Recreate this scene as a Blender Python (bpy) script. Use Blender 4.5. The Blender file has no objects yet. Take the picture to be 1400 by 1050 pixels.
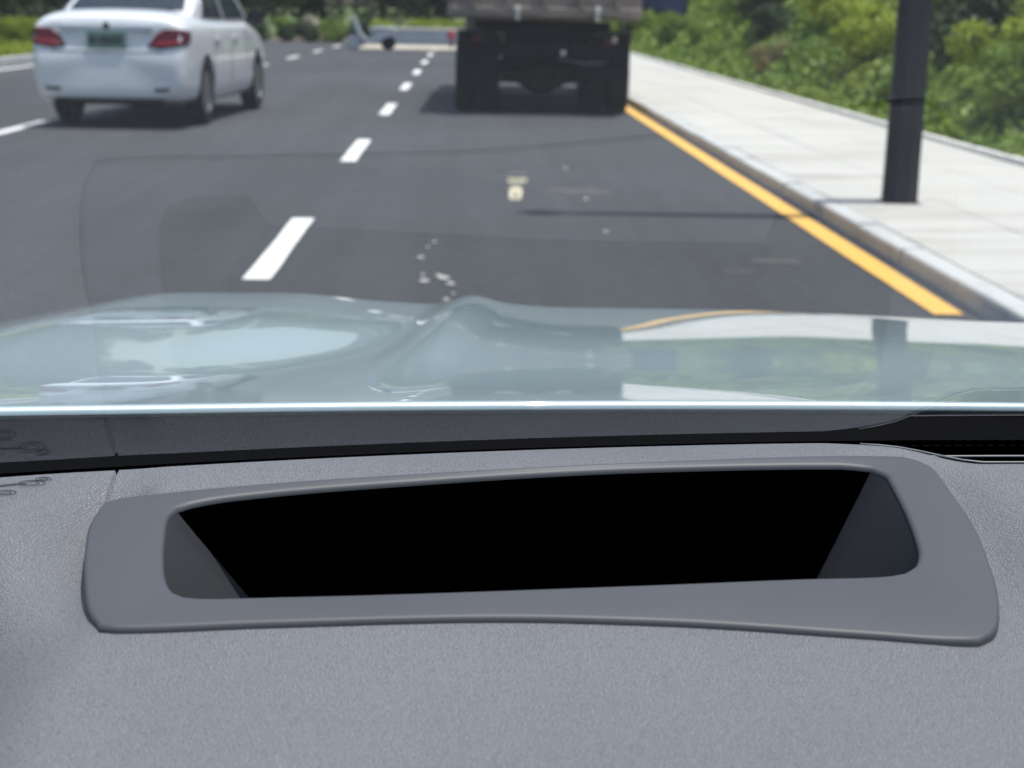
import bpy, bmesh, math, random
import numpy as np
from mathutils import Vector, Matrix
from mathutils.bvhtree import BVHTree

R = math.radians
rng = np.random.default_rng(7)
random.seed(7)
scene = bpy.context.scene
COL = scene.collection

# ------------------------------------------------------------------ camera
F_PX, W_PX, H_PX = 2000.0, 1400.0, 1050.0
CAM = Vector((0.0, 0.0, 1.45))
YAW, PITCH, ROLL = R(1.91), R(14.4), R(1.0)
fwd = Vector((math.sin(YAW) * math.cos(PITCH), math.cos(YAW) * math.cos(PITCH), -math.sin(PITCH)))
rt0 = Vector((math.cos(YAW), -math.sin(YAW), 0.0))
up0 = rt0.cross(fwd)
rt = rt0 * math.cos(ROLL) + up0 * math.sin(ROLL)
upv = up0 * math.cos(ROLL) - rt0 * math.sin(ROLL)
cd = bpy.data.cameras.new('camera')
cam = bpy.data.objects.new('camera', cd)
COL.objects.link(cam)
m = Matrix((rt, upv, -fwd)).transposed().to_4x4()
m.translation = CAM
cam.matrix_world = m
cd.sensor_width = 36.0
cd.lens = F_PX / W_PX * 36.0
cd.clip_start = 0.02
cd.clip_end = 4000.0
cd.dof.use_dof = True
cd.dof.focus_distance = 0.79
cd.dof.aperture_fstop = 13.5
scene.camera = cam

# ------------------------------------------------------------------ sky, sun, exposure
SUN_EL, SUN_AZ = R(79.5), R(91.0)          # azimuth clockwise from +Y: the sun stands over the pavement side
world = bpy.data.worlds.new('World')
scene.world = world
world.use_nodes = True
wn = world.node_tree
bg = wn.nodes['Background']
sky = wn.nodes.new('ShaderNodeTexSky')
sky.sky_type = 'NISHITA'
sky.sun_disc = False
sky.sun_elevation = SUN_EL
sky.sun_rotation = SUN_AZ
sky.air_density = 1.2
sky.dust_density = 3.0
sky.ozone_density = 1.0
wn.links.new(sky.outputs['Color'], bg.inputs['Color'])
bg.inputs['Strength'].default_value = 0.13
sd = bpy.data.lights.new('sun', 'SUN')
sd.energy = 4.0
sd.angle = R(0.6)
sd.color = (1.0, 0.965, 0.91)
sun = bpy.data.objects.new('sun', sd)
COL.objects.link(sun)
to_sun = Vector((math.sin(SUN_AZ) * math.cos(SUN_EL), math.cos(SUN_AZ) * math.cos(SUN_EL), math.sin(SUN_EL)))
sun.rotation_euler = to_sun.to_track_quat('Z', 'Y').to_euler()
sun.location = (20, 0, 40)
scene.view_settings.view_transform = 'Standard'
scene.view_settings.look = 'None'
scene.view_settings.exposure = 0.25
scene.view_settings.gamma = 1.0
scene.render.engine = 'CYCLES'
scene.cycles.use_denoising = True
scene.cycles.transparent_max_bounces = 16
scene.cycles.max_bounces = 8
scene.cycles.caustics_reflective = False
scene.cycles.caustics_refractive = False

# ------------------------------------------------------------------ helpers
def ray(px, py):
    d = fwd * F_PX + rt * (px - W_PX / 2) + upv * (H_PX / 2 - py)
    return d.normalized()

def at_z(px, py, z=0.0):
    d = ray(px, py)
    t = (z - CAM.z) / d.z
    return CAM + d * t

def at_y(px, py, y):
    d = ray(px, py)
    return CAM + d * (y / d.y)

def link(o, parent=None):
    COL.objects.link(o)
    if parent is not None:
        o.parent = parent
    return o

def empty(name, loc=(0, 0, 0), rz=0.0):
    o = bpy.data.objects.new(name, None)
    o.empty_display_size = 0.2
    o.location = loc
    o.rotation_euler = (0, 0, rz)
    return link(o)

def tag(o, label=None, cat=None, group=None, kind=None):
    if label: o['label'] = label
    if cat: o['category'] = cat
    if group: o['group'] = group
    if kind: o['kind'] = kind
    return o

class MB:
    """collects shapes in a bmesh and links them as one mesh object"""
    def __init__(s):
        s.bm = bmesh.new()
    def box(s, c, size, rot=None, bevel=0.0):
        t = bmesh.new()
        bmesh.ops.create_cube(t, size=1.0)
        bmesh.ops.scale(t, vec=Vector(size), verts=t.verts)
        if bevel > 0:
            bmesh.ops.bevel(t, geom=list(t.edges), offset=bevel, segments=2, profile=0.5, affect='EDGES')
        if rot is not None:
            bmesh.ops.transform(t, matrix=rot.to_4x4(), verts=t.verts)
        bmesh.ops.translate(t, vec=Vector(c), verts=t.verts)
        s._join(t)
        return s
    def _join(s, t):
        me = bpy.data.meshes.new('tmp')
        t.to_mesh(me)
        t.free()
        s.bm.from_mesh(me)
        bpy.data.meshes.remove(me)
    def lathe(s, prof, axis='X', c=(0, 0, 0), n=32):
        """prof: list of (along, radius)"""
        rings = []
        for a, r in prof:
            ring = []
            for k in range(n):
                t = 2 * math.pi * k / n
                u, v = r * math.cos(t), r * math.sin(t)
                p = {'X': (a, u, v), 'Y': (u, a, v), 'Z': (u, v, a)}[axis]
                ring.append(s.bm.verts.new(Vector(p) + Vector(c)))
            rings.append(ring)
        for i in range(len(rings) - 1):
            for k in range(n):
                a, b = rings[i], rings[i + 1]
                s.bm.faces.new((a[k], a[(k + 1) % n], b[(k + 1) % n], b[k]))
        for ring in (rings[0], rings[-1]):
            s.bm.faces.new(ring)
        return s
    def tube(s, pts, r, n=8):
        pts = [Vector(p) for p in pts]
        rs = r if isinstance(r, (list, tuple)) else [r] * len(pts)
        rings = []
        for i, p in enumerate(pts):
            d = (pts[min(i + 1, len(pts) - 1)] - pts[max(i - 1, 0)]).normalized()
            a = d.orthogonal().normalized() if abs(d.z) > 0.9 else d.cross(Vector((0, 0, 1))).normalized()
            b = d.cross(a)
            rings.append([s.bm.verts.new(p + (a * math.cos(2 * math.pi * k / n) + b * math.sin(2 * math.pi * k / n)) * rs[i]) for k in range(n)])
        for i in range(len(rings) - 1):
            for k in range(n):
                s.bm.faces.new((rings[i][k], rings[i][(k + 1) % n], rings[i + 1][(k + 1) % n], rings[i + 1][k]))
        s.bm.faces.new(rings[0]); s.bm.faces.new(rings[-1])
        return s
    def prism(s, poly, a0, a1, axis='X'):
        """poly in the other two axes, extruded along axis"""
        def P(a, u, v):
            return {'X': (a, u, v), 'Y': (u, a, v), 'Z': (u, v, a)}[axis]
        A = [s.bm.verts.new(P(a0, *p)) for p in poly]
        B = [s.bm.verts.new(P(a1, *p)) for p in poly]
        n = len(poly)
        for k in range(n):
            s.bm.faces.new((A[k], A[(k + 1) % n], B[(k + 1) % n], B[k]))
        s.bm.faces.new(A); s.bm.faces.new(B)
        return s
    def build(s, name, mat, parent=None, smooth=False, angle=None):
        bmesh.ops.recalc_face_normals(s.bm, faces=s.bm.faces)
        me = bpy.data.meshes.new(name)
        s.bm.to_mesh(me)
        s.bm.free()
        if smooth:
            me.shade_smooth()
            if angle is not None:
                me.set_sharp_from_angle(angle=R(angle))
        me.materials.append(mat)
        return link(bpy.data.objects.new(name, me), parent)

def grid_mesh(name, V, mat, parent=None, keep=None, smooth=True, flip=False):
    """V: array (rows, cols, 3)"""
    r, c = V.shape[:2]
    idx = np.arange(r * c).reshape(r, c)
    q = np.stack([idx[:-1, :-1], idx[:-1, 1:], idx[1:, 1:], idx[1:, :-1]], -1).reshape(-1, 4)
    if flip:
        q = q[:, ::-1]
    if keep is not None:
        q = q[keep.reshape(-1)]
    me = bpy.data.meshes.new(name)
    me.from_pydata(V.reshape(-1, 3).tolist(), [], q.tolist())
    if smooth:
        me.shade_smooth()
    me.materials.append(mat)
    return link(bpy.data.objects.new(name, me), parent)

def interp(xs, ys):
    """smooth hermite interpolation through control points (vectorised)"""
    xs = np.array(xs, float); ys = np.array(ys, float)
    d = np.diff(ys) / np.diff(xs)
    mt = np.zeros_like(xs)
    mt[1:-1] = np.where(d[:-1] * d[1:] > 0, 2 * d[:-1] * d[1:] / (d[:-1] + d[1:] + 1e-12), 0.0)
    mt[0], mt[-1] = d[0], d[-1]
    def f(x):
        x = np.asarray(x, float)
        xc = np.clip(x, xs[0], xs[-1])
        i = np.clip(np.searchsorted(xs, xc) - 1, 0, len(xs) - 2)
        h = xs[i + 1] - xs[i]
        t = (xc - xs[i]) / h
        return ((1 + 2 * t) * (1 - t) ** 2 * ys[i] + t * (1 - t) ** 2 * h * mt[i]
                + t * t * (3 - 2 * t) * ys[i + 1] + t * t * (t - 1) * h * mt[i + 1])
    return f

def sstep(a, b, x):
    t = np.clip((np.asarray(x, float) - a) / (b - a), 0, 1)
    return t * t * (3 - 2 * t)

# ------------------------------------------------------------------ materials
def new_mat(name):
    mt = bpy.data.materials.new(name)
    mt.use_nodes = True
    nt = mt.node_tree
    return mt, nt, nt.nodes['Principled BSDF']

def N(nt, kind, **kw):
    n = nt.nodes.new(kind)
    for k, v in kw.items():
        if k in n.inputs.keys() if hasattr(n.inputs, 'keys') else False:
            n.inputs[k].default_value = v
        else:
            setattr(n, k, v)
    return n

def noise(nt, scale, detail=4.0, rough=0.55, vec=None):
    n = nt.nodes.new('ShaderNodeTexNoise')
    n.inputs['Scale'].default_value = scale
    n.inputs['Detail'].default_value = detail
    n.inputs['Roughness'].default_value = rough
    if vec is not None:
        nt.links.new(vec, n.inputs['Vector'])
    return n.outputs['Fac']

def ramp(nt, fac, stops):
    n = nt.nodes.new('ShaderNodeValToRGB')
    while len(n.color_ramp.elements) < len(stops):
        n.color_ramp.elements.new(0.5)
    for e, (p, c) in zip(n.color_ramp.elements, stops):
        e.position = p
        e.color = (*c, 1.0) if len(c) == 3 else c
    nt.links.new(fac, n.inputs['Fac'])
    return n.outputs['Color']

def coords(nt, kind='Object', scale=None):
    t = nt.nodes.new('ShaderNodeTexCoord')
    if scale is None:
        return t.outputs[kind]
    mp = nt.nodes.new('ShaderNodeMapping')
    mp.inputs['Scale'].default_value = scale
    nt.links.new(t.outputs[kind], mp.inputs['Vector'])
    return mp.outputs['Vector']

def bump(nt, p, height, strength=0.3, dist=0.01):
    b = nt.nodes.new('ShaderNodeBump')
    b.inputs['Strength'].default_value = strength
    b.inputs['Distance'].default_value = dist
    nt.links.new(height, b.inputs['Height'])
    nt.links.new(b.outputs['Normal'], p.inputs['Normal'])
    return b

def basic(name, col, rough=0.5, metal=0.0, spec=0.5, var=0.0, vscale=5.0, bstr=0.0, bscale=40.0, bdist=0.005, coat=0.0):
    mt, nt, p = new_mat(name)
    p.inputs['Roughness'].default_value = rough
    p.inputs['Metallic'].default_value = metal
    p.inputs['Specular IOR Level'].default_value = spec
    p.inputs['Coat Weight'].default_value = coat
    p.inputs['Coat Roughness'].default_value = 0.03
    co = coords(nt)
    if var > 0:
        lo = tuple(max(0.0, c * (1 - var)) for c in col); hi = tuple(min(1.0, c * (1 + var)) for c in col)
        nt.links.new(ramp(nt, noise(nt, vscale, 6, 0.6, co), [(0.3, lo), (0.7, hi)]), p.inputs['Base Color'])
    else:
        p.inputs['Base Color'].default_value = (*col, 1)
    if bstr > 0:
        bump(nt, p, noise(nt, bscale, 4, 0.6, co), bstr, bdist)
    return mt

def asphalt_mat():
    mt, nt, p = new_mat('asphalt')
    co = coords(nt)
    big = noise(nt, 0.22, 5, 0.6, co)
    streak = noise(nt, 1.0, 5, 0.65, coords(nt, 'Object', (1.6, 0.06, 1)))
    fine = noise(nt, 220.0, 3, 0.7, co)
    mid = noise(nt, 9.0, 5, 0.65, co)
    a = ramp(nt, fine, [(0.25, (0.031, 0.033, 0.038)), (0.75, (0.086, 0.090, 0.099))])
    def mul(c, fac, lo, hi):
        mx = nt.nodes.new('ShaderNodeMix'); mx.data_type = 'RGBA'; mx.blend_type = 'MULTIPLY'
        mx.inputs['Factor'].default_value = 1.0
        nt.links.new(c, mx.inputs['A'])
        nt.links.new(ramp(nt, fac, [(0.3, (lo,) * 3), (0.7, (hi,) * 3)]), mx.inputs['B'])
        return mx.outputs['Result']
    a = mul(a, big, 0.85, 1.15)
    a = mul(a, streak, 0.86, 1.15)
    a = mul(a, mid, 0.88, 1.14)
    nt.links.new(a, p.inputs['Base Color'])
    p.inputs['Roughness'].default_value = 0.85
    p.inputs['Specular IOR Level'].default_value = 0.35
    bump(nt, p, fine, 0.5, 0.004)
    return mt

def world_coords(nt, scale):
    g = nt.nodes.new('ShaderNodeNewGeometry')
    mp = nt.nodes.new('ShaderNodeMapping')
    mp.inputs['Scale'].default_value = scale
    nt.links.new(g.outputs['Position'], mp.inputs['Vector'])
    return mp.outputs['Vector']

def concrete_mat(name, lo, hi, stretch=(0.25, 1.6, 1)):
    mt, nt, p = new_mat(name)
    co = coords(nt)
    s = noise(nt, 2.2, 6, 0.62, world_coords(nt, stretch))
    f = noise(nt, 90.0, 4, 0.7, co)
    c = ramp(nt, s, [(0.28, lo), (0.5, hi), (0.75, tuple(min(1, h * 1.05) for h in hi))])
    mx = nt.nodes.new('ShaderNodeMix'); mx.data_type = 'RGBA'; mx.blend_type = 'MULTIPLY'
    mx.inputs['Factor'].default_value = 1.0
    nt.links.new(c, mx.inputs['A'])
    nt.links.new(ramp(nt, f, [(0.3, (0.88, 0.88, 0.87)), (0.7, (1, 1, 1))]), mx.inputs['B'])
    nt.links.new(mx.outputs['Result'], p.inputs['Base Color'])
    p.inputs['Roughness'].default_value = 0.85
    bump(nt, p, f, 0.3, 0.003)
    return mt

def paint_mat(name, col, worn):
    mt, nt, p = new_mat(name)
    f = noise(nt, 14.0, 6, 0.7, coords(nt))
    nt.links.new(ramp(nt, f, [(0.27, worn), (0.42, col)]), p.inputs['Base Color'])
    p.inputs['Roughness'].default_value = 0.6
    return mt

def leaf_mat(name, cols, trans=0.25):
    mt, nt, p = new_mat(name)
    g = nt.nodes.new('ShaderNodeNewGeometry')
    n1 = noise(nt, 0.55, 3, 0.6, coords(nt))
    ad = nt.nodes.new('ShaderNodeMath'); ad.operation = 'MULTIPLY_ADD'
    nt.links.new(g.outputs['Random Per Island'], ad.inputs[0])
    ad.inputs[1].default_value = 0.45
    sb = nt.nodes.new('ShaderNodeMath'); sb.operation = 'MULTIPLY_ADD'
    nt.links.new(n1, sb.inputs[0]); sb.inputs[1].default_value = 1.5; sb.inputs[2].default_value = -0.17
    nt.links.new(sb.outputs[0], ad.inputs[2])
    k = len(cols)
    c = ramp(nt, ad.outputs[0], [(i / (k - 1), cc) for i, cc in enumerate(cols)])
    nt.links.new(c, p.inputs['Base Color'])
    p.inputs['Roughness'].default_value = 0.5
    p.inputs['Specular IOR Level'].default_value = 0.2
    tr = nt.nodes.new('ShaderNodeBsdfTranslucent')
    nt.links.new(c, tr.inputs['Color'])
    mx = nt.nodes.new('ShaderNodeMixShader')
    mx.inputs[0].default_value = trans
    nt.links.new(p.outputs[0], mx.inputs[1]); nt.links.new(tr.outputs[0], mx.inputs[2])
    nt.links.new(mx.outputs[0], nt.nodes['Material Output'].inputs['Surface'])
    return mt

def leather_mat():
    """soft-touch dashboard skin with a pebble grain"""
    mt, nt, p = new_mat('grained_dashboard_skin')
    co = coords(nt)
    v = nt.nodes.new('ShaderNodeTexVoronoi')
    v.feature = 'DISTANCE_TO_EDGE'
    v.inputs['Scale'].default_value = 800.0
    ds = nt.nodes.new('ShaderNodeVectorMath'); ds.operation = 'MULTIPLY_ADD'
    nz = nt.nodes.new('ShaderNodeTexNoise'); nz.inputs['Scale'].default_value = 420.0
    nt.links.new(co, nz.inputs['Vector'])
    nt.links.new(nz.outputs['Color'], ds.inputs[0]); ds.inputs[1].default_value = (0.0012,) * 3
    nt.links.new(co, ds.inputs[2])
    nt.links.new(ds.outputs[0], v.inputs['Vector'])
    h = ramp(nt, v.outputs['Distance'], [(0.0, (0, 0, 0)), (0.22, (0.75,) * 3), (0.6, (1, 1, 1))])
    big = noise(nt, 7.0, 4, 0.6, co)
    c = ramp(nt, h, [(0.0, (0.090, 0.0925, 0.104)), (0.6, (0.156, 0.160, 0.178))])
    mx = nt.nodes.new('ShaderNodeMix'); mx.data_type = 'RGBA'; mx.blend_type = 'MULTIPLY'
    mx.inputs['Factor'].default_value = 1.0
    nt.links.new(c, mx.inputs['A'])
    nt.links.new(ramp(nt, big, [(0.3, (0.93,) * 3), (0.7, (1.06,) * 3)]), mx.inputs['B'])
    nt.links.new(mx.outputs['Result'], p.inputs['Base Color'])
    p.inputs['Roughness'].default_value = 0.52
    p.inputs['Specular IOR Level'].default_value = 0.45
    bump(nt, p, h, 0.6, 0.0004)
    return mt

def glass_mat(name, tint=(0.93, 0.97, 0.97)):
    """thin laminated pane: straight-through transmission plus a Fresnel reflection from both faces"""
    mt, nt, p = new_mat(name)
    nt.nodes.remove(p)
    g = nt.nodes.new('ShaderNodeNewGeometry')
    dt = nt.nodes.new('ShaderNodeVectorMath'); dt.operation = 'DOT_PRODUCT'
    nt.links.new(g.outputs['Normal'], dt.inputs[0]); nt.links.new(g.outputs['Incoming'], dt.inputs[1])
    def mth(op, a, b=None):
        n = nt.nodes.new('ShaderNodeMath'); n.operation = op
        for i, q in enumerate((a, b)):
            if q is None: continue
            if isinstance(q, (int, float)): n.inputs[i].default_value = q
            else: nt.links.new(q, n.inputs[i])
        return n.outputs[0]
    c = mth('ABSOLUTE', dt.outputs['Value'])
    f = mth('ADD', mth('MULTIPLY', mth('POWER', mth('SUBTRACT', 1.0, c), 5.0), 0.32), 0.020)
    f2 = mth('DIVIDE', mth('MULTIPLY', f, 2.0), mth('ADD', f, 1.0))
    tr = nt.nodes.new('ShaderNodeBsdfTransparent'); tr.inputs['Color'].default_value = (*tint, 1)
    gl = nt.nodes.new('ShaderNodeBsdfGlossy'); gl.inputs['Roughness'].default_value = 0.0
    gl.inputs['Color'].default_value = (0.86, 0.90, 0.93, 1)
    mx = nt.nodes.new('ShaderNodeMixShader')
    nt.links.new(f2, mx.inputs[0]); nt.links.new(tr.outputs[0], mx.inputs[1]); nt.links.new(gl.outputs[0], mx.inputs[2])
    nt.links.new(mx.outputs[0], nt.nodes['Material Output'].inputs['Surface'])
    return mt

def car_paint(name, col, metal=0.0, rough=0.35, flake=0.0):
    mt, nt, p = new_mat(name)
    p.inputs['Base Color'].default_value = (*col, 1)
    p.inputs['Metallic'].default_value = metal
    p.inputs['Roughness'].default_value = rough
    p.inputs['Coat Weight'].default_value = 1.0
    p.inputs['Coat Roughness'].default_value = 0.015
    if flake > 0:
        f = noise(nt, 900.0, 2, 0.5, coords(nt))
        lo = tuple(c * (1 - flake) for c in col); hi = tuple(min(1, c * (1 + flake)) for c in col)
        nt.links.new(ramp(nt, f, [(0.3, lo), (0.7, hi)]), p.inputs['Base Color'])
    return mt

def emit_mat(name, col, s):
    mt, nt, p = new_mat(name)
    p.inputs['Base Color'].default_value = (0.02, 0.02, 0.02, 1)
    p.inputs['Emission Color'].default_value = (*col, 1)
    p.inputs['Emission Strength'].default_value = s
    return mt

M = {}
M['asphalt'] = asphalt_mat()
M['concrete'] = concrete_mat('pavement_concrete', (0.36, 0.34, 0.31), (0.525, 0.51, 0.485))
M['kerb'] = concrete_mat('kerb_concrete', (0.40, 0.405, 0.405), (0.53, 0.535, 0.53), (3, 1, 3))
M['edging'] = concrete_mat('edging_concrete', (0.55, 0.54, 0.52), (0.68, 0.67, 0.65), (3, 1, 3))
M['white_paint'] = paint_mat('white_road_paint', (0.80, 0.80, 0.78), (0.35, 0.35, 0.34))
M['yellow_paint'] = paint_mat('yellow_road_paint', (0.80, 0.46, 0.10), (0.42, 0.27, 0.10))
M['soil'] = basic('bank_soil', (0.070, 0.075, 0.028), 0.95, var=0.5, vscale=1.2, bstr=0.5, bscale=6, bdist=0.05)
M['sand'] = basic('sandy_ground', (0.45, 0.40, 0.33), 0.95, var=0.2, vscale=1.0)
M['lawn'] = basic('lawn_soil', (0.075, 0.11, 0.025), 0.95, var=0.4, vscale=1.5)
M['bright_leaf'] = leaf_mat('bright_leaves', [(0.06, 0.11, 0.010), (0.14, 0.22, 0.015), (0.24, 0.32, 0.025), (0.36, 0.40, 0.05)], 0.35)
M['mid_leaf'] = leaf_mat('mid_green_leaves', [(0.035, 0.08, 0.012), (0.07, 0.145, 0.018), (0.13, 0.215, 0.028), (0.22, 0.29, 0.05)], 0.3)
M['dark_leaf'] = leaf_mat('dark_green_leaves', [(0.008, 0.02, 0.010), (0.016, 0.036, 0.016), (0.028, 0.055, 0.022), (0.05, 0.08, 0.03)], 0.2)
M['dry_leaf'] = leaf_mat('dry_leaves', [(0.10, 0.09, 0.03), (0.2, 0.17, 0.07), (0.3, 0.26, 0.12)], 0.3)
M['bark'] = basic('bark', (0.09, 0.07, 0.05), 0.9, var=0.4, vscale=8, bstr=0.6, bscale=20, bdist=0.02)
M['post'] = basic('grey_post_paint', (0.016, 0.017, 0.022), 0.55, spec=0.3, var=0.25, vscale=3, bstr=0.1)
M['dash'] = leather_mat()
M['bezel'] = basic('matte_grey_plastic', (0.068, 0.070, 0.080), 0.5, spec=0.35, var=0.05, vscale=12, bstr=0.12, bscale=1800, bdist=0.0003)
M['black_hole'] = basic('black_flock', (0.0012, 0.0012, 0.0014), 1.0, spec=0.0)
M['well_side'] = basic('dark_grey_plastic', (0.040, 0.041, 0.047), 0.6, spec=0.3, var=0.05, vscale=12)
M['well_cover'] = basic('dusty_display_cover', (0.10, 0.103, 0.12), 0.35, spec=0.5, var=0.1, vscale=10)
M['black_gloss'] = basic('black_gloss_plastic', (0.006, 0.006, 0.008), 0.18, spec=0.4)
M['black_rubber'] = basic('black_rubber', (0.010, 0.010, 0.012), 0.8, spec=0.2, var=0.3)
M['frit'] = basic('black_glass_print', (0.004, 0.004, 0.005), 1.0, spec=0.0)
M['rail'] = basic('satin_trim', (0.35, 0.36, 0.38), 0.35, metal=0.6)
M['cowl'] = basic('black_cowl_plastic', (0.0035, 0.0035, 0.0042), 0.9, spec=0.05)
M['thread'] = basic('seal_thread', (0.10, 0.09, 0.08), 0.8, spec=0.1)
M['trim'] = basic('dark_satin_trim', (0.16, 0.165, 0.18), 0.4)
M['glass'] = glass_mat('windshield_glass')
M['hood'] = car_paint('ice_blue_paint', (0.45, 0.56, 0.60), 0.25, 0.42, 0.08)
M['white_body'] = car_paint('white_car_paint', (0.72, 0.74, 0.77), 0.0, 0.4)
M['car_glass'] = basic('dark_car_glass', (0.02, 0.03, 0.04), 0.05, spec=0.6)
M['taillight'] = basic('red_lens', (0.085, 0.004, 0.010), 0.2, spec=0.3, coat=0.15)
M['taillight_bright'] = basic('bright_red_lens', (0.19, 0.008, 0.02), 0.2, spec=0.3, coat=0.15)
M['chrome'] = basic('chrome', (0.62, 0.65, 0.72), 0.25, metal=0.1)
M['plate'] = basic('green_number_plate', (0.17, 0.29, 0.24), 0.4, var=0.25, vscale=14)
M['plate_mark'] = basic('plate_characters', (0.03, 0.04, 0.04), 0.5)
M['tyre'] = basic('tyre_rubber', (0.009, 0.009, 0.011), 0.85, spec=0.25, var=0.3)
M['rim'] = basic('alloy_rim', (0.28, 0.29, 0.31), 0.35, metal=0.8)
M['underbody'] = basic('underbody_black', (0.008, 0.008, 0.009), 0.9, spec=0.1)
M['truck_bed'] = basic('dusty_truck_steel', (0.24, 0.20, 0.175), 0.65, metal=0.0, var=0.35, vscale=2.5, bstr=0.2)
M['truck_dark'] = basic('truck_chassis_paint', (0.007, 0.0075, 0.010), 0.8, spec=0.15, var=0.5, vscale=4)
M['truck_brown'] = basic('greasy_axle_steel', (0.040, 0.028, 0.024), 0.8, spec=0.15, var=0.4, vscale=6)
M['reflector'] = basic('pale_reflector', (0.75, 0.74, 0.72), 0.3)
M['red'] = basic('red_plastic', (0.28, 0.03, 0.05), 0.6)
M['white_plastic'] = basic('white_plastic', (0.62, 0.65, 0.68), 0.45)
M['blue_panel'] = basic('blue_sheet_steel', (0.02, 0.04, 0.17), 0.5, var=0.2)
M['grey_wall'] = basic('blue_grey_render', (0.26, 0.32, 0.42), 0.8, var=0.15, vscale=1.0)
M['mound'] = basic('pale_earth', (0.17, 0.145, 0.115), 0.95, var=0.35, vscale=2.0, bstr=0.5, bscale=5, bdist=0.05)
M['hud_light'] = emit_mat('display_light', (1.0, 0.95, 0.72), 0.9)
M['hud_mark'] = basic('display_mark', (0.02, 0.02, 0.02), 0.6)
M['splash'] = basic('dried_plaster_drops', (0.55, 0.54, 0.51), 0.9)
M['dust'] = basic('asphalt_dust', (0.085, 0.084, 0.082), 0.95, var=0.35, vscale=18)
M['print'] = basic('dark_print', (0.020, 0.021, 0.026), 0.7)
M['stamp_shadow'] = basic('stamp_shadow', (0.06, 0.062, 0.072), 0.8)  # dark tone for the glass stamp's shadow painted on the dashboard
M['lamp_glass'] = basic('lamp_glass', (0.6, 0.62, 0.62), 0.3)

# ------------------------------------------------------------------ ground, road, pavement
def sheet(name, x0, x1, y0, y1, z, mat, kind='structure', parent=None):
    mb = MB()
    v = [mb.bm.verts.new(p) for p in ((x0, y0, z), (x1, y0, z), (x1, y1, z), (x0, y1, z))]
    mb.bm.faces.new(v)
    o = mb.build(name, mat, parent)
    if kind and parent is None: o['kind'] = kind
    return o

sheet('ground', -600, 600, -500, 1200, -0.03, M['lawn'])
KX = 2.56            # kerb face of the pavement side
ROAD_L = -10.3       # far left kerb
ROAD_END = 60.0
road = sheet('road', ROAD_L, KX + 0.02, -25, ROAD_END, 0.0, M['asphalt'])
sheet('sandy_strip', -3.9, 3.6, 52.5, 58.6, 0.008, M['sand'])
sheet('cross_road', -60, 40, ROAD_END, ROAD_END + 4.0, -0.004, M['asphalt'])

# painted marks: each dash is a mark of its own, lying on the road
def dash_mark(p0, p1, w=0.15):
    mb = MB()
    d = (p1 - p0); d.z = 0; d.normalize()
    s = Vector((d.y, -d.x, 0)) * (w / 2)
    n = 6
    L, Rr = [], []
    for i in range(n + 1):
        q = p0.lerp(p1, i / n)
        L.append(mb.bm.verts.new((q.x - s.x + random.uniform(-.004, .004), q.y - s.y, 0.005)))
        Rr.append(mb.bm.verts.new((q.x + s.x + random.uniform(-.004, .004), q.y + s.y, 0.005)))
    for i in range(n):
        mb.bm.faces.new((L[i], Rr[i], Rr[i + 1], L[i + 1]))
    o = mb.build('lane_dash', M['white_paint'], road)
    return o

near0, near1 = at_z(355, 383), at_z(412, 299)
far0 = at_z(567.5, 102)
LX = (near0.x + near1.x) / 2
slope = (far0.x - LX) / (far0.y - (near0.y + near1.y) / 2)
y_start, period, dlen = near0.y, 6.0, near1.y - near0.y
second = at_z(479, 221)
period = second.y - near0.y
for k in range(-1, 9):
    y0 = y_start + k * period
    if y0 + dlen < ROAD_END - 1:
        xf = lambda y: LX + slope * (y - y_start)
        dash_mark(Vector((xf(y0), y0, 0)), Vector((xf(y0 + dlen), y0 + dlen, 0)))
# second lane line, beyond the white car
a0, a1 = at_z(22, 176), at_z(395, 80)
for k in range(-2, 8):
    y0 = a0.y - dlen / 2 + k * period
    if 3 < y0 < ROAD_END - 3:
        xf = lambda y: a0.x + (a1.x - a0.x) * (y - a0.y) / (a1.y - a0.y)
        dash_mark(Vector((xf(y0), y0, 0)), Vector((xf(y0 + dlen), y0 + dlen, 0)))
# yellow edge line
yl0, yl1 = at_z(1300, 432), at_z(867, 155)
mb = MB()
n = 60
L, Rr = [], []
for i in range(n + 1):
    y = yl0.y + 0.02 + (ROAD_END - 2 - yl0.y) * i / n
    x = yl0.x + (yl1.x - yl0.x) * (y - yl0.y) / (yl1.y - yl0.y)
    L.append(mb.bm.verts.new((x - 0.078 + random.uniform(-.004, .004), y, 0.005)))
    Rr.append(mb.bm.verts.new((x + 0.078 + random.uniform(-.004, .004), y, 0.005)))
for i in range(n):
    mb.bm.faces.new((L[i], Rr[i], Rr[i + 1], L[i + 1]))
mb.build('edge_line', M['yellow_paint'], road)
sheet('left_edge_line', ROAD_L + 0.30, ROAD_L + 0.48, -20, ROAD_END - 1, 0.005, M['white_paint'], None, road)

# pavement with kerb stones
KH = 0.115
PX1 = 5.15
mb = MB()
mb.box(((KX + 0.155 + PX1) / 2, 17.5, KH / 2 - 0.02), (PX1 - KX - 0.155, 85, KH + 0.03))
pave = mb.build('pavement', M['concrete'])
pave['kind'] = 'structure'
pave.name = 'pavement'

slab = MB().box((0, 0, 0), (0.790, 1.19, 0.05), bevel=0.006).build('paving_slab', M['concrete'], pave)
first_slab = True
for c_ in range(3):
    for r_ in range(36):
        o = slab if first_slab else link(slab.copy(), pave)
        first_slab = False
        o.location = (KX + 0.155 + 0.40 + c_ * 0.797, 4.6 + r_ * 1.2 + (0.6 if c_ % 2 else 0), KH - 0.020 + random.uniform(-.0025, .0025))
        o.rotation_euler = (random.uniform(-.002, .002), random.uniform(-.002, .002), random.uniform(-.002, .002))

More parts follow.
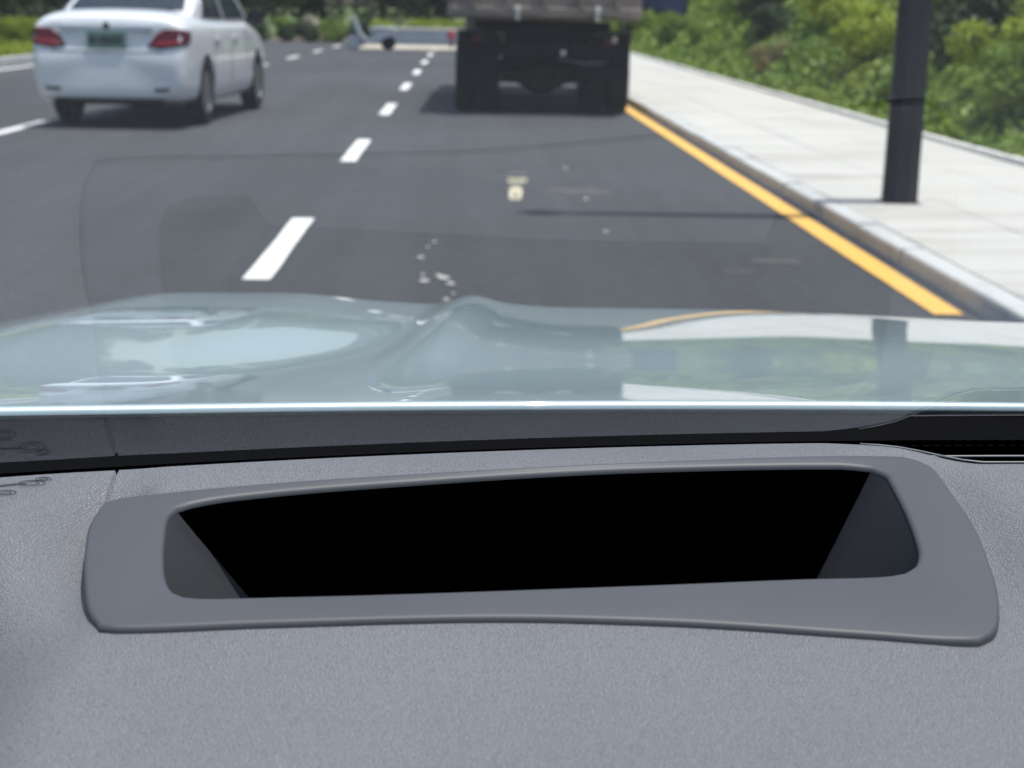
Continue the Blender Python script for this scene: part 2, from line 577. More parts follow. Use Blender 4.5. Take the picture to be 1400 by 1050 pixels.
def kerb_mesh(length, w=0.15, h=KH + 0.10, r=0.024):
    mb = MB()
    prof = [(0, -0.10), (0.012, KH - r), (0.012 + r * 0.25, KH - r * 0.3), (0.012 + r, KH), (w, KH + .002), (w, -0.10)]
    mb.prism(prof, 0, length, 'Y')
    # rotate coordinates: prism along Y gives (u, a, v) = (x, y, z)
    return mb

kerb_proto = kerb_mesh(0.972).build('kerb_stone', M['kerb'], pave)
kerb_proto.location = (KX, -6.0, 0)
short = kerb_mesh(0.30).build('kerb_stone', M['kerb'], pave)
pole_at = at_z(1229, 277, KH)
jy = pole_at.y + 0.02
short.location = (KX, jy - 0.16, 0.002)
y = jy + 0.16
first = True
while y < ROAD_END - 1:
    o = kerb_proto if first else kerb_proto.copy()
    if not first: link(o, pave)
    first = False
    o.location = (KX + random.uniform(-.004, .004), y, random.uniform(-.004, .004))
    y += 1.0
y = jy - 0.175 - 0.985
while y > -8:
    o = link(kerb_proto.copy(), pave)
    o.location = (KX + random.uniform(-.003, .003), y, random.uniform(-.003, .004))
    y -= 1.0
edge_mb = MB()
edge_mb.box((0.05, 0.4975, 0.02), (0.10, 0.992, 0.28), bevel=0.008)
edge_proto = edge_mb.build('edging_stone', M['edging'], pave)
for i in range(54):
    o = edge_proto if i == 0 else link(edge_proto.copy(), pave)
    o.location = (PX1 + random.uniform(-.006, .006), 4.0 + i, random.uniform(-.006, .008))

# left verge with its kerb
mb = MB()
mb.box((ROAD_L - 0.15 - 12, 20, 0.02), (24, 84, 0.26))
verge = mb.build('grass_verge', M['lawn']); verge['kind'] = 'structure'
lk = MB().box((-0.075, 0.4925, 0.02), (0.15, 0.985, 0.36), bevel=0.012).build('kerb_stone', M['kerb'], verge)
for i in range(40):
    o = lk if i == 0 else link(lk.copy(), verge)
    o.location = (ROAD_L + random.uniform(-.005, .005), 20.0 + i, random.uniform(-.004, .004))

# roadside bank
def bank_z(x, y):
    x = np.asarray(x, float); y = np.asarray(y, float)
    s = np.clip(x - PX1 - 0.1, 0, None)
    z = 0.10 + 0.50 * s * sstep(0, 1.2, s) - 0.012 * s * s
    z = z * (0.85 + 0.18 * np.sin(y * 0.21 + 0.6) + 0.10 * np.sin(y * 0.53 + x))
    return z + 0.08 * np.sin(x * 1.7 + y * 0.9) * sstep(0, 1, s)
xs = np.linspace(PX1 + 0.08, PX1 + 13, 60)
ys = np.linspace(-4, 75, 120)
X, Y = np.meshgrid(xs, ys)
Z = bank_z(X, Y)
bank = grid_mesh('bank', np.stack([X, Y, Z], -1), M['soil'])
bank['kind'] = 'structure'

# ------------------------------------------------------------------ foliage
def leaf_arrays(c, nrm, size, asp=0.45):
    """diamond leaves at centres c; returns verts, faces"""
    n = len(c)
    d = rng.normal(size=(n, 3)); d /= np.linalg.norm(d, axis=1, keepdims=True)
    nn = nrm + rng.normal(scale=0.7, size=(n, 3)); nn /= np.linalg.norm(nn, axis=1, keepdims=True)
    a = np.cross(nn, d); a /= np.linalg.norm(a, axis=1, keepdims=True) + 1e-9
    b = np.cross(nn, a)
    s = size[:, None]
    v = np.stack([c - a * s, c + b * s * asp + nn * s * 0.12, c + a * s, c - b * s * asp + nn * s * 0.12], 1).reshape(-1, 3)
    return v

def leaf_mesh(name, v, mat):
    n = len(v) // 4
    me = bpy.data.meshes.new(name)
    me.vertices.add(n * 4); me.loops.add(n * 4); me.polygons.add(n)
    me.vertices.foreach_set('co', v.astype(np.float32).ravel())
    me.loops.foreach_set('vertex_index', np.arange(n * 4, dtype=np.int32))
    me.polygons.foreach_set('loop_start', np.arange(0, n * 4, 4, dtype=np.int32))
    me.update(); me.validate()
    me.materials.append(mat)
    return me

def bush_mesh(name, mat, n, rx, ry, rz, leaf, lobes=7):
    cs, rs = [], []
    for k in range(lobes):
        a = random.uniform(0, 6.28); q = random.uniform(0.15, 0.75)
        cs.append((rx * q * math.cos(a), ry * q * math.sin(a), rz * random.uniform(0.35, 1.05)))
        rs.append(random.uniform(0.30, 0.55))
    cs = np.array(cs); rs = np.array(rs)
    pick = rng.integers(0, lobes, n)
    d = rng.normal(size=(n, 3)); d /= np.linalg.norm(d, axis=1, keepdims=True)
    rad = rng.uniform(0.45, 1.08, n) ** 0.6
    c = cs[pick] + d * (rs[pick] * rad)[:, None] * np.array([rx, ry, rz * 0.9])
    c[:, 2] = np.abs(c[:, 2])
    v = leaf_arrays(c, d + np.array([0, 0, 0.5]), rng.uniform(0.6, 1.25, n) * leaf)
    return leaf_mesh(name, v, mat)

# ground cover on the bank
n = 90000
gx = PX1 + 0.22 + rng.beta(0.9, 1.6, n) * 11
gy = 3 + rng.beta(0.95, 1.5, n) * 70
cl = 0.5 + 0.5 * np.sin(gx * 2.1 + np.sin(gy * 0.8) * 2) * np.sin(gy * 1.3 + gx)
gh = rng.uniform(0, 1, n) ** 1.5 * (0.10 + 0.45 * cl * sstep(0.2, 1.2, gx - PX1))
gz = bank_z(gx, gy) + gh
v = leaf_arrays(np.stack([gx, gy, gz], -1), np.array([[-0.2, -0.3, 0.9]]).repeat(n, 0), rng.uniform(0.05, 0.11, n) * (0.8 + gy / 60))
gc = link(bpy.data.objects.new('ground_cover', leaf_mesh('ground_cover', v, M['mid_leaf'])))
tag(gc, 'mixed green creepers and weeds covering the roadside bank', 'ground cover', kind='stuff')

shrub_meshes = {}
for kind, mk in (('bright', 'bright_leaf'), ('mid', 'mid_leaf'), ('dark', 'dark_leaf'), ('dry', 'dry_leaf')):
    shrub_meshes[kind] = [bush_mesh('foliage', M[mk], 2600, 0.75, 0.75, 0.75, 0.055) for _ in range(2)]
stem_me = None
def shrub(x, y, z, s, kind, label, group, name='shrub', sz=1.0):
    global stem_me
    o = empty(name, (x, y, z), random.uniform(0, 6.28))
    if stem_me is None:
        mb = MB()
        for k in range(5):
            a = k * 1.256
            mb.tube([(0, 0, -0.15), (0.12 * math.cos(a), 0.12 * math.sin(a), 0.25), (0.4 * math.cos(a), 0.4 * math.sin(a), 0.7)], [0.025, 0.018, 0.006], 6)
        so = mb.build('stem', M['bark'], o); stem_me = so.data
    else:
        link(bpy.data.objects.new('stem', stem_me), o)
    link(bpy.data.objects.new('foliage', random.choice(shrub_meshes[kind])), o)
    o.scale = (s, s, s * sz)
    tag(o, label, 'shrub', group)
    return o

BANK_LABEL = {'bright': 'bright yellow-green shrub growing on the bank beside the pavement',
              'mid': 'mid green leafy shrub growing on the bank beside the pavement',
              'dark': 'dark green shrub growing on the bank beside the pavement',
              'dry': 'straw-coloured dry shrub growing on the bank beside the pavement'}
BG = {'bright': 'bright shrubs on the bank', 'mid': 'mid green shrubs on the bank', 'dark': 'dark shrubs on the bank', 'dry': 'dry shrubs on the bank'}
spots = [  # pixel in the photograph, height guess gives a real place on the bank, size, kind
    (6.6, 14.2, 1.0, 'bright'), (7.6, 15.6, 1.3, 'bright'), (6.3, 16.4, 0.8, 'mid'), (9.0, 16.6, 1.5, 'dark'),
    (6.7, 18.3, 1.0, 'bright'), (8.0, 19.0, 1.3, 'bright'), (6.2, 20.5, 0.7, 'mid'), (7.4, 21.6, 1.2, 'dark'), (9.3, 21.0, 1.5, 'mid'),
    (6.5, 24.0, 0.9, 'bright'), (8.3, 25.0, 1.4, 'bright'), (7.0, 27.0, 1.0, 'bright'), (6.0, 29.0, 0.7, 'dry'), (7.6, 30.0, 1.2, 'bright'),
    (6.6, 33.0, 1.0, 'dark'), (8.4, 33.5, 1.5, 'dark'), (7.2, 37.0, 1.3, 'dark'), (6.0, 39.0, 0.8, 'mid'), (7.6, 42.0, 1.3, 'mid'),
    (6.3, 46.0, 1.0, 'mid'), (9.6, 47.0, 1.3, 'mid'), (6.4, 54.0, 1.0, 'mid'), (6.2, 58.0, 0.8, 'dark'), (7.0, 12.4, 1.0, 'dark'), (8.2, 12.9, 1.3, 'bright'),
]
for x, y, s, kind in spots:
    where = 'behind the lamp post' if y < 17 else ('between the lamp post and the truck' if y < 31 else 'past the truck')
    size = 'large ' if s >= 1.2 else ('small ' if s <= 0.8 else '')
    lab = size + BANK_LABEL[kind].split(' growing')[0] + ' on the bank, ' + where
    shrub(x, y, float(bank_z(x, y)) - 0.05, s, kind, lab, size + BG[kind] + ' ' + where)

# left verge shrubs, hedge across the end of the road
for x, y, s, kind in [(-13.2, 37, 1.0, 'mid'), (-14.8, 41, 1.6, 'dark'), (-13.0, 44, 0.9, 'bright'), (-15.5, 46, 1.8, 'mid'), (-17, 40, 1.8, 'dark'),
                      (-13.6, 49, 1.3, 'dark'), (-16.5, 52, 1.8, 'dark'), (-12.4, 53, 0.9, 'dry')]:
    shrub(x, y, 0.12, s, kind, ('large ' if s >= 1.5 else 'low ') + {'mid': 'mid green shrub on the grass verge across the road', 'dark': 'dark green shrub on the grass verge across the road',
                               'bright': 'light green shrub on the grass verge across the road', 'dry': 'straw-coloured shrub on the grass verge across the road'}[kind],
          ('large ' if s >= 1.5 else 'low ') + kind + ' shrubs on the verge')
hx = -8.5
i = 0
while hx < 3.0:
    k = 'bright' if hx > -3.6 else ('mid' if i % 2 else 'dark')
    shrub(hx, 60.8 + random.uniform(-.3, .3), 0.0, 0.95 + random.uniform(-.1, .15), k,
          {'bright': 'yellow-green hedge bush behind the low wall at the road end', 'mid': 'mid green bush beyond the road end',
           'dark': 'dark green bush beyond the road end'}[k], k + ' bushes at the road end', 'hedge_bush')
    hx += 1.05; i += 1

def tree_proto(name, leafkey, h, cr):
    o = empty(name)
    mb = MB()
    mb.tube([(0, 0, -0.2), (0.05, 0.02, h * 0.3), (-0.05, 0.08, h * 0.6), (0.02, 0, h * 0.9)], [0.19, 0.15, 0.10, 0.03], 8)
    for k in range(7):
        a = k * 0.9 + random.uniform(-.3, .3); z0 = h * random.uniform(0.22, 0.6)
        mb.tube([(0, 0, z0), (cr * .45 * math.cos(a), cr * .45 * math.sin(a), z0 + h * .10), (cr * .85 * math.cos(a), cr * .85 * math.sin(a), z0 + h * .22)], [0.07, 0.045, 0.012], 6)
    mb.build('trunk', M['bark'], o, smooth=True)
    n = 9000
    lobes = 26
    ang = rng.uniform(0, 6.28, lobes); zz = rng.uniform(0.16, 1.0, lobes)
    rr = cr * np.sqrt(np.clip(1 - ((zz - 0.5) / 0.56) ** 2, 0.05, 1)) * rng.uniform(0.3, 0.85, lobes)
    cs = np.stack([rr * np.cos(ang), rr * np.sin(ang), zz * h], -1)
    rs = rng.uniform(0.22, 0.42, lobes) * cr
    pick = rng.integers(0, lobes, n)
    d = rng.normal(size=(n, 3)); d /= np.linalg.norm(d, axis=1, keepdims=True)
    c = cs[pick] + d * (rs[pick] * rng.uniform(0.4, 1.1, n) ** 0.6)[:, None]
    c[:, 2] = np.maximum(c[:, 2], 0.25)
    v = leaf_arrays(c, d + np.array([0, 0, 0.5]), rng.uniform(0.08, 0.16, n))
    link(bpy.data.objects.new('crown', leaf_mesh('crown', v, M[leafkey])), o)
    return o

def copy_tree(o, parent=None):
    c = link(o.copy(), parent)
    for ch in o.children:
        copy_tree(ch, c)
    return c

protos = [tree_proto('broadleaf_tree', 'dark_leaf', 6.5, 2.3), tree_proto('broadleaf_tree', 'mid_leaf', 5.6, 2.1)]
TL = ['dark green broadleaf tree in the row beyond the road end', 'lighter green broadleaf tree in the row beyond the road end']
used = [False, False]
tspots = [(-26, 73, 0), (-22, 70, 1), (-18.5, 72, 0), (-15, 70, 0), (-12.5, 74, 1), (-10, 71, 0), (-7, 73, 0), (-4, 71.5, 0), (-1, 73, 0), (2.2, 71.5, 0), (5.5, 73, 0), (9, 75, 1), (13, 73, 0)]
BIG = {(5.5, 73): 1.9, (9, 75): 2.0, (13, 73): 2.0, (2.2, 71.5): 1.6}  # trees enlarged to block the sky in the hood reflection
for x, y, k in tspots:
    o = protos[k] if not used[k] else copy_tree(protos[k])
    used[k] = True
    o.location = (x, y, 0.0); o.rotation_euler = (0, 0, random.uniform(0, 6.28))
    s = BIG.get((x, y), random.uniform(0.9, 1.2)); o.scale = (s, s, s)
    tag(o, ('tall ' if (x, y) in BIG else '') + TL[k], 'tree', ('tall ' if (x, y) in BIG else '') + ['dark trees beyond the road end', 'lighter trees beyond the road end'][k])
# trees along the left verge and on the top of the bank
for x, y, k in [(-19, 34, 0), (-20, 44, 1), (-18, 55, 0), (-21, 60, 0), (-20, 26, 1), (-17.5, 39, 0), (-18, 30, 0), (-16.5, 49, 0), (-20, 20, 0), (-22, 38, 0), (-19.5, 24, 1), (-21, 30, 1), (-15.5, 56, 0)]:  # extra tall ones added to break up the sky reflected in the hood
    o = copy_tree(protos[k]); q_ = random.uniform(1.2, 1.9); o.scale = (q_ * .8, q_ * .8, q_); o.location = (x, y, 0.1); o.rotation_euler = (0, 0, random.uniform(0, 6.28))
    tag(o, ['dark green broadleaf tree standing on the verge across the road', 'lighter green broadleaf tree standing on the verge across the road'][k], 'tree', ['dark', 'lighter'][k] + ' trees on the verge')
for x, y, k in [(14.5, 24, 1), (14, 33, 0), (15, 43, 1), (13.5, 53, 0)]:  # out of view, put in to be reflected in the hood
    o = copy_tree(protos[k]); o.location = (x, y, float(bank_z(x, y)) - 0.1); o.rotation_euler = (0, 0, random.uniform(0, 6.28))
    tag(o, ['unseen dark green broadleaf tree added on top of the bank', 'unseen lighter green broadleaf tree added on top of the bank'][k], 'tree', ['dark', 'lighter'][k] + ' trees on the bank top')

# verge grass
n = 30000
gx = ROAD_L - 0.2 - rng.beta(0.8, 1.8, n) * 8
gy = 26 + rng.uniform(0, 1, n) * 34
v = leaf_arrays(np.stack([gx, gy, 0.15 + rng.uniform(0, .16, n)], -1), np.array([[0, -0.8, 0.3]]).repeat(n, 0), rng.uniform(0.05, 0.12, n), 0.25)
gr = link(bpy.data.objects.new('verge_grass', leaf_mesh('verge_grass', v, M['bright_leaf'])))
tag(gr, 'bright green grass growing on the verge across the road', 'grass', kind='stuff')

# pale earth mound on the far verge
def mound(c, rx, ry, h):
    xs = np.linspace(-1, 1, 28); X, Y = np.meshgrid(xs, xs)
    r = np.sqrt(X * X + Y * Y)
    Z = h * np.clip(1 - r, 0, 1) ** 0.7 * (1 + 0.25 * np.sin(7 * X + 3) * np.sin(6 * Y + 1)) - 0.05
    V = np.stack([c[0] + X * rx, c[1] + Y * ry, c[2] + Z], -1)
    o = grid_mesh('earth_mound', V, M['mound'])
    tag(o, 'pale brown heap of earth among the shrubs on the far verge', 'earth mound')
mound((-6.3, 62.4, 0.0), 1.9, 1.0, 1.0)
for x, y, s, k in ((-7.2, 60.2, .75, 'dark'), (-5.2, 60.5, .6, 'mid'), (-6.3, 60.0, .55, 'dark')):
    shrub(x, y, 0.0, s, k, {'dark': 'low dark shrub in front of the pale earth heap', 'mid': 'low mid green shrub in front of the pale earth heap'}[k], k + ' shrubs by the earth heap')

# low blue-grey wall at the end of the road
mb = MB(); mb.box((0.0, 58.8, 0.27), (8.4, 0.22, 0.62), bevel=0.01)
wl = empty('low_wall', (0, 58.8, 0))
w = mb.build('wall_body', M['grey_wall'], wl); w.location = (0, -58.8, 0)
mb = MB(); mb.box((0, 0, 0.62), (8.5, 0.32, 0.08), bevel=0.01); mb.build('coping', M['edging'], wl)
wl.location = (0.4, 58.8, 0)
tag(wl, 'low blue-grey wall crossing the end of the road', 'wall')

# blue hoarding on the bank
hb = empty('site_hoarding', (7.5, 52, 0))
for k in range(10):
    zb = float(bank_z(7.5, 52 + k * 1.5 + .7))
    mb = MB()
    poly = [(0, 0)]
    for q in range(12):
        poly.append((0.03 if q % 2 else -0.03, 0.06 + q * 0.12))
    mb.prism([(-0.02, 0), (0.02, 0), (0.02, 1.46), (-0.02, 1.46)], 0, 1.46, 'Y')
    mb.build('panel', M['blue_panel'], hb).location = (0, k * 1.5, max(zb, 1.35))
    mb = MB(); mb.box((0.05, 0, 0.9), (0.06, 0.06, 2.2)); mb.build('post', M['post'], hb).location = (0, k * 1.5, zb - 0.1)
tag(hb, 'blue sheet-metal hoarding standing up on the bank behind the truck', 'hoarding')

# ------------------------------------------------------------------ lamp post
def octo_post(loc):
    o = empty('lamp_post', loc)
    mb = MB(); mb.lathe([(0.012, 0.135), (0.30, 0.131), (6.0, 0.108), (13.8, 0.075)], 'Z', n=8); s = mb.build('shaft', M['post'], o); s.rotation_euler = (0, 0, R(14))
    mb = MB(); mb.box((0, 0, 0.008), (0.272, 0.272, 0.008), bevel=0.002); bp = mb.build('base_plate', M['post'], o)
    for sx in (-1, 1):
        for sy in (-1, 1):
            mb = MB(); mb.lathe([(0.006, 0.010), (0.016, 0.010)], 'Z', (0.118 * sx, 0.118 * sy, 0), 6); mb.build('anchor_bolt', M['post'], bp)
    mb = MB(); mb.lathe([(13.8, 0.08), (13.85, 0.13), (14.15, 0.15), (14.25, 0.05)], 'Z', n=16); mb.build('lantern', M['lamp_glass'], o)
    tag(o, 'dark grey lamp post standing on the pavement beside the kerb', 'lamp post')
octo_post((pole_at.x, pole_at.y, KH - 0.004))

# ------------------------------------------------------------------ wheels
def wheel(parent, loc, r, w, spokes=10, side=1, rimf=0.66):
    """axle along X; side = +1 when the outer face looks to +X"""
    tp = empty('wheel', loc); tp.parent = parent
    mb = MB()
    h = w / 2
    mb.lathe([(-h * .8, r * rimf), (-h, r * 0.80), (-h * .96, r * 0.93), (-h * .78, r * 0.985), (-h * .3, r), (h * .3, r), (h * .78, r * 0.985), (h * .96, r * 0.93), (h, r * 0.80), (h * .8, r * rimf)], 'X', n=40)
    mb.build('tyre', M['tyre'], tp, smooth=True, angle=45)
    mb = MB()
    mb.lathe([(side * h * .86, r * rimf * 1.0), (side * h * .9, r * rimf * .93), (side * h * .55, r * rimf * .90), (side * h * .5, 0.01)], 'X', n=32)
    for k in range(spokes):
        a = 2 * math.pi * k / spokes
        rot = Matrix.Rotation(a, 3, 'X')
        c = rot @ Vector((side * h * .68, 0, r * rimf * .52))
        mb.box(c, (h * .28, r * .09, r * rimf * .88), rot)
    mb.lathe([(side * h * .45, r * .13), (side * h * .86, r * .12), (side * h * .9, r * .05)], 'X', n=14)
    mb.build('rim', M['rim'], tp, smooth=True, angle=35)
    return tp

# ------------------------------------------------------------------ white saloon car
def loft(stations, npt):
    bm = bmesh.new()
    rings = []
    for st in stations:
        ring = [bm.verts.new(p) for p in st]
        rings.append(ring)
    for i in range(len(rings) - 1):
        for k in range(npt - 1):
            bm.faces.new((rings[i][k], rings[i][k + 1], rings[i + 1][k + 1], rings[i + 1][k]))
        bm.faces.new((rings[i][-1], rings[i][0], rings[i + 1][0], rings[i + 1][-1]))
    bm.faces.new(rings[0]); bm.faces.new(list(reversed(rings[-1])))
    bmesh.ops.recalc_face_normals(bm, faces=bm.faces)
    return bm

def evaluated(o):
    dg = bpy.context.evaluated_depsgraph_get(); dg.update()
    me = bpy.data.meshes.new_from_object(o.evaluated_get(dg))
    return me

def decal(bvh, poly, direction, origin_axis, name, mat, parent, off=0.004, cuts=5, origin=None):
    """poly: 3D points on a plane away from the body; projected along direction on to the body"""
    bm = bmesh.new()
    vs = [bm.verts.new(p) for p in poly]
    f = bm.faces.new(vs)
    bmesh.ops.triangulate(bm, faces=[f])
    for _ in range(cuts):
        bmesh.ops.subdivide_edges(bm, edges=[e for e in bm.edges if e.calc_length() > 0.05], cuts=1, use_grid_fill=True)
        bmesh.ops.triangulate(bm, faces=[f for f in bm.faces if len(f.verts) > 4])
    d = Vector(direction).normalized()
    dead = []
    for v in bm.verts:
        hit, nrm, idx, dist = bvh.ray_cast(v.co, d)
        if hit is None:
            dead.append(v)
        else:
            v.co = hit - d * off
    if dead:
        bmesh.ops.delete(bm, geom=dead, context='VERTS')
    bmesh.ops.recalc_face_normals(bm, faces=bm.faces)
    me = bpy.data.meshes.new(name)
    bm.to_mesh(me); bm.free()
    me.shade_smooth()
    me.materials.append(mat)
    o = link(bpy.data.objects.new(name, me), parent)
    sm = o.modifiers.new('thickness', 'SOLIDIFY'); sm.thickness = off * 2; sm.offset = 0
    return o

def saloon():
    car = empty('saloon_car')
    #        y    w     zb   zs    zt   yo(upper)
    st = [(0.02, .74, .34, .86, .915, .10),
          (0.035, .80, .30, .90, .955, .09),
          (0.10, .855, .26, .935, 1.005, .05),
          (0.24, .88, .235, .945, 1.045, 0),
          (0.55, .885, .22, .94, 1.075, 0),
          (0.95, .885, .20, .935, 1.07, 0),
          (1.60, .885, .19, .93, 1.00, 0),
          (2.40, .885, .19, .925, 0.99, 0),
          (3.10, .885, .19, .915, 0.99, 0),
          (3.45, .88, .19, .90, 0.985, 0),
          (4.05, .865, .21, .82, .90, 0),
          (4.45, .80, .25, .70, .79, 0),
          (4.64, .66, .30, .60, .67, 0),
          (4.68, .55, .36, .55, .60, 0)]
    rings = []
    for y, w, zb, zs, zt, yo in st:
        zm = zb + (zs - zb) * 0.62
        half = [(.70 * w, zb - .01, 0), (.93 * w, zb + .01, 0), (.99 * w, zb + .12, 0), (1.0 * w, zm - .08, 0), (1.0 * w, zm, .15 * yo), (.985 * w, zs - .05, .75 * yo), (.945 * w, zs, yo), (.86 * w, zt - .03, yo * 1.0), (.55 * w, zt, yo * .8), (.2 * w, zt + .008, yo * .7)]
        pts = [(x, y + q, z) for x, z, q in half] + [(-x, y + q, z) for x, z, q in reversed(half)]
        rings.append(pts)
    bm = loft(rings, 20)
    me = bpy.data.meshes.new('body'); bm.to_mesh(me); bm.free()
    me.shade_smooth(); me.materials.append(M['white_body'])
    body = link(bpy.data.objects.new('body', me), car)
    body.modifiers.new('sub', 'SUBSURF').levels = 2
    # wheel arches
    cut = MB()
    AX = (0.98, 3.65)
    for ya in AX:
        cut.lathe([(-1.2, 0.355), (1.2, 0.355)], 'X', (0, ya, 0.315), 40)
    cutter = cut.build('cutter', M['underbody'])
    bo = body.modifiers.new('arch', 'BOOLEAN'); bo.operation = 'DIFFERENCE'; bo.object = cutter; bo.solver = 'EXACT'
    me2 = evaluated(body)
    body.modifiers.clear()
    old = body.data; body.data = me2
    bpy.data.meshes.remove(old)
    bpy.data.objects.remove(cutter)
    me2.shade_smooth(); me2.set_sharp_from_angle(angle=R(50))
    # inner underbody so that the arches are dark
    mb = MB(); mb.box((0, 2.3, .40), (1.45, 4.1, .36), bevel=.04); mb.build('underbody', M['underbody'], car)
    # cabin
    gh = [(0.62, .72, .70, .99, 1.00), (0.80, .77, .70, .98, 1.06), (1.12, .80, .68, .95, 1.22), (1.55, .81, .66, .93, 1.40), (1.95, .815, .63, .93, 1.452), (2.5, .815, .63, .93, 1.465), (2.9, .81, .64, .93, 1.43), (3.2, .79, .67, .93, 1.27), (3.55, .75, .70, .93, 1.08), (3.8, .70, .68, .93, .95)]
    rings = []
    for y, wb, wt, zb, zt in gh:
        t = (zt - .95) / .5
        wt2 = wb - (wb - wt) * max(0.05, min(1, t)) * 1.25
        half = [(wb * .97, .88), (wb, zb + .0), (wb * .5 + wt2 * .5, (zb + zt) / 2), (wt2 + .02, zt - .05), (wt2 * .86, zt - .012), (wt2 * .4, zt)]
        rings.append([(x, y, z) for x, z in half] + [(-x, y, z) for x, z in reversed(half)])
    bm = loft(rings, 12)
    me = bpy.data.meshes.new('cabin'); bm.to_mesh(me); bm.free()
    me.shade_smooth(); me.materials.append(M['white_body'])
    cab = link(bpy.data.objects.new('cabin', me), car)
    cab.modifiers.new('sub', 'SUBSURF').levels = 2
    me2 = evaluated(cab); cab.modifiers.clear(); cab.data = me2; me2.shade_smooth()
    def bvh_of(o):
        b = bmesh.new(); b.from_mesh(o.data); t = BVHTree.FromBMesh(b); b.free(); return t
    bb, cb = bvh_of(body), bvh_of(cab)
    # rear window, side windows
    decal(cb, [(-.66, -1, 1.065), (.66, -1, 1.065), (.60, -1, 1.25), (.50, -1, 1.385), (-.50, -1, 1.385), (-.60, -1, 1.25)], (0, 1, 0), None, 'rear_window', M['car_glass'], car, .004)
    for s in (-1, 1):
        decal(cb, [(s * 2, 1.15, 1.00), (s * 2, 2.12, .98), (s * 2, 2.12, 1.36), (s * 2, 1.75, 1.37), (s * 2, 1.42, 1.25)], (-s, 0, 0), None, 'side_window', M['car_glass'], car, .004)
        decal(cb, [(s * 2, 2.20, .98), (s * 2, 3.38, .98), (s * 2, 3.2, 1.10), (s * 2, 2.85, 1.31), (s * 2, 2.6, 1.37), (s * 2, 2.20, 1.365)], (-s, 0, 0), None, 'side_window', M['car_glass'], car, .004)
        # tail lights: dark wedge with a brighter lower band
        tl = decal(bb, [(s * .80, -1, .905), (s * .62, -1, .895), (s * .54, -1, .85), (s * .455, -1, .745), (s * .60, -1, .725), (s * .80, -1, .75)], (0, 1, 0), None, 'tail_light', M['taillight'], car, .006)
        decal(bb, [(s * .84, -1, .80), (s * .60, -1, .79), (s * .50, -1, .755), (s * .62, -1, .74), (s * .84, -1, .76)], (0, 1, 0), None, 'brake_lens', M['taillight_bright'], tl, .011)
        decal(bb, [(s * 2, .12, .90), (s * 2, .34, .88), (s * 2, .30, .80), (s * 2, .12, .75)], (-s, 0, 0), None, 'tail_light', M['taillight'], car, .006)
        decal(bb, [(s * .70, -1, .385), (s * .52, -1, .375), (s * .54, -1, .345), (s * .68, -1, .350)], (0, 1, 0), None, 'reflector', M['print'], car, .004)
        mb = MB(); mb.box((s * .99, 3.02, 1.01), (.20, .10, .14), bevel=.035); mb.box((s * .90, 3.03, .96), (.08, .05, .05))
        mb.build('door_mirror', M['black_gloss'], car)
        # door seams and handles
        for yy in (1.32, 2.17, 3.30):
            decal(bb, [(s * 2, yy, .36), (s * 2, yy + .012, .36), (s * 2, yy + .012, .90), (s * 2, yy, .90)], (-s, 0, 0), None, 'door_seam', M['print'], car, .0015, 3)
        for yy in (1.48, 2.36):
            mb = MB(); mb.box((s * .885, yy, .80), (.03, .19, .026), bevel=.008); mb.build('door_handle', M['white_body'], car)
        for ya in AX:
            wheel(car, (s * .775, ya, .315), .315, .205, 10, s)
    mb = MB(); mb.box((0, .093, .905), (1.04, .030, .060), bevel=.010); mb.build('chrome_strip', M['chrome'], car)
    mb = MB(); mb.lathe([(0, .035), (.012, .030)], 'Y', (0, .072, .925), 16); mb.build('emblem', M['print'], car)
    pl = MB().box((0, .062, .80), (.44, .012, .15), bevel=.004).build('number_plate', M['plate'], car)
    x = -.19
    for k, wd in enumerate((.042, .036, .030, .036, .036, .030, .036, .036)):
        MB().box((x + wd / 2, .054, .80), (wd, .003, .075)).build('plate_character', M['plate_mark'], pl)
        x += wd + (.024 if k == 1 else .010)
    # bumper shut line and trunk line
    decal(bb, [(-.62, -1, .690), (.62, -1, .690), (.62, -1, .699), (-.62, -1, .699)], (0, 1, 0), None, 'trunk_seam', M['print'], car, .0015, 5)
    mb = MB(); mb.box((0, .10, .25), (1.2, .12, .05), bevel=.01); mb.build('rear_valance', M['underbody'], car)
    tag(car, 'white saloon car with dark red tail lights and green plate in the next lane', 'car')
    return car

car = saloon()
SC = 1.07
cpos = at_z(181, 168)
car.scale = (SC * .98, SC, SC * 1.19)
car.rotation_euler = (0, 0, R(-4.5))
car.location = (cpos.x - 0.04, cpos.y - 0.98 * SC, 0.0)

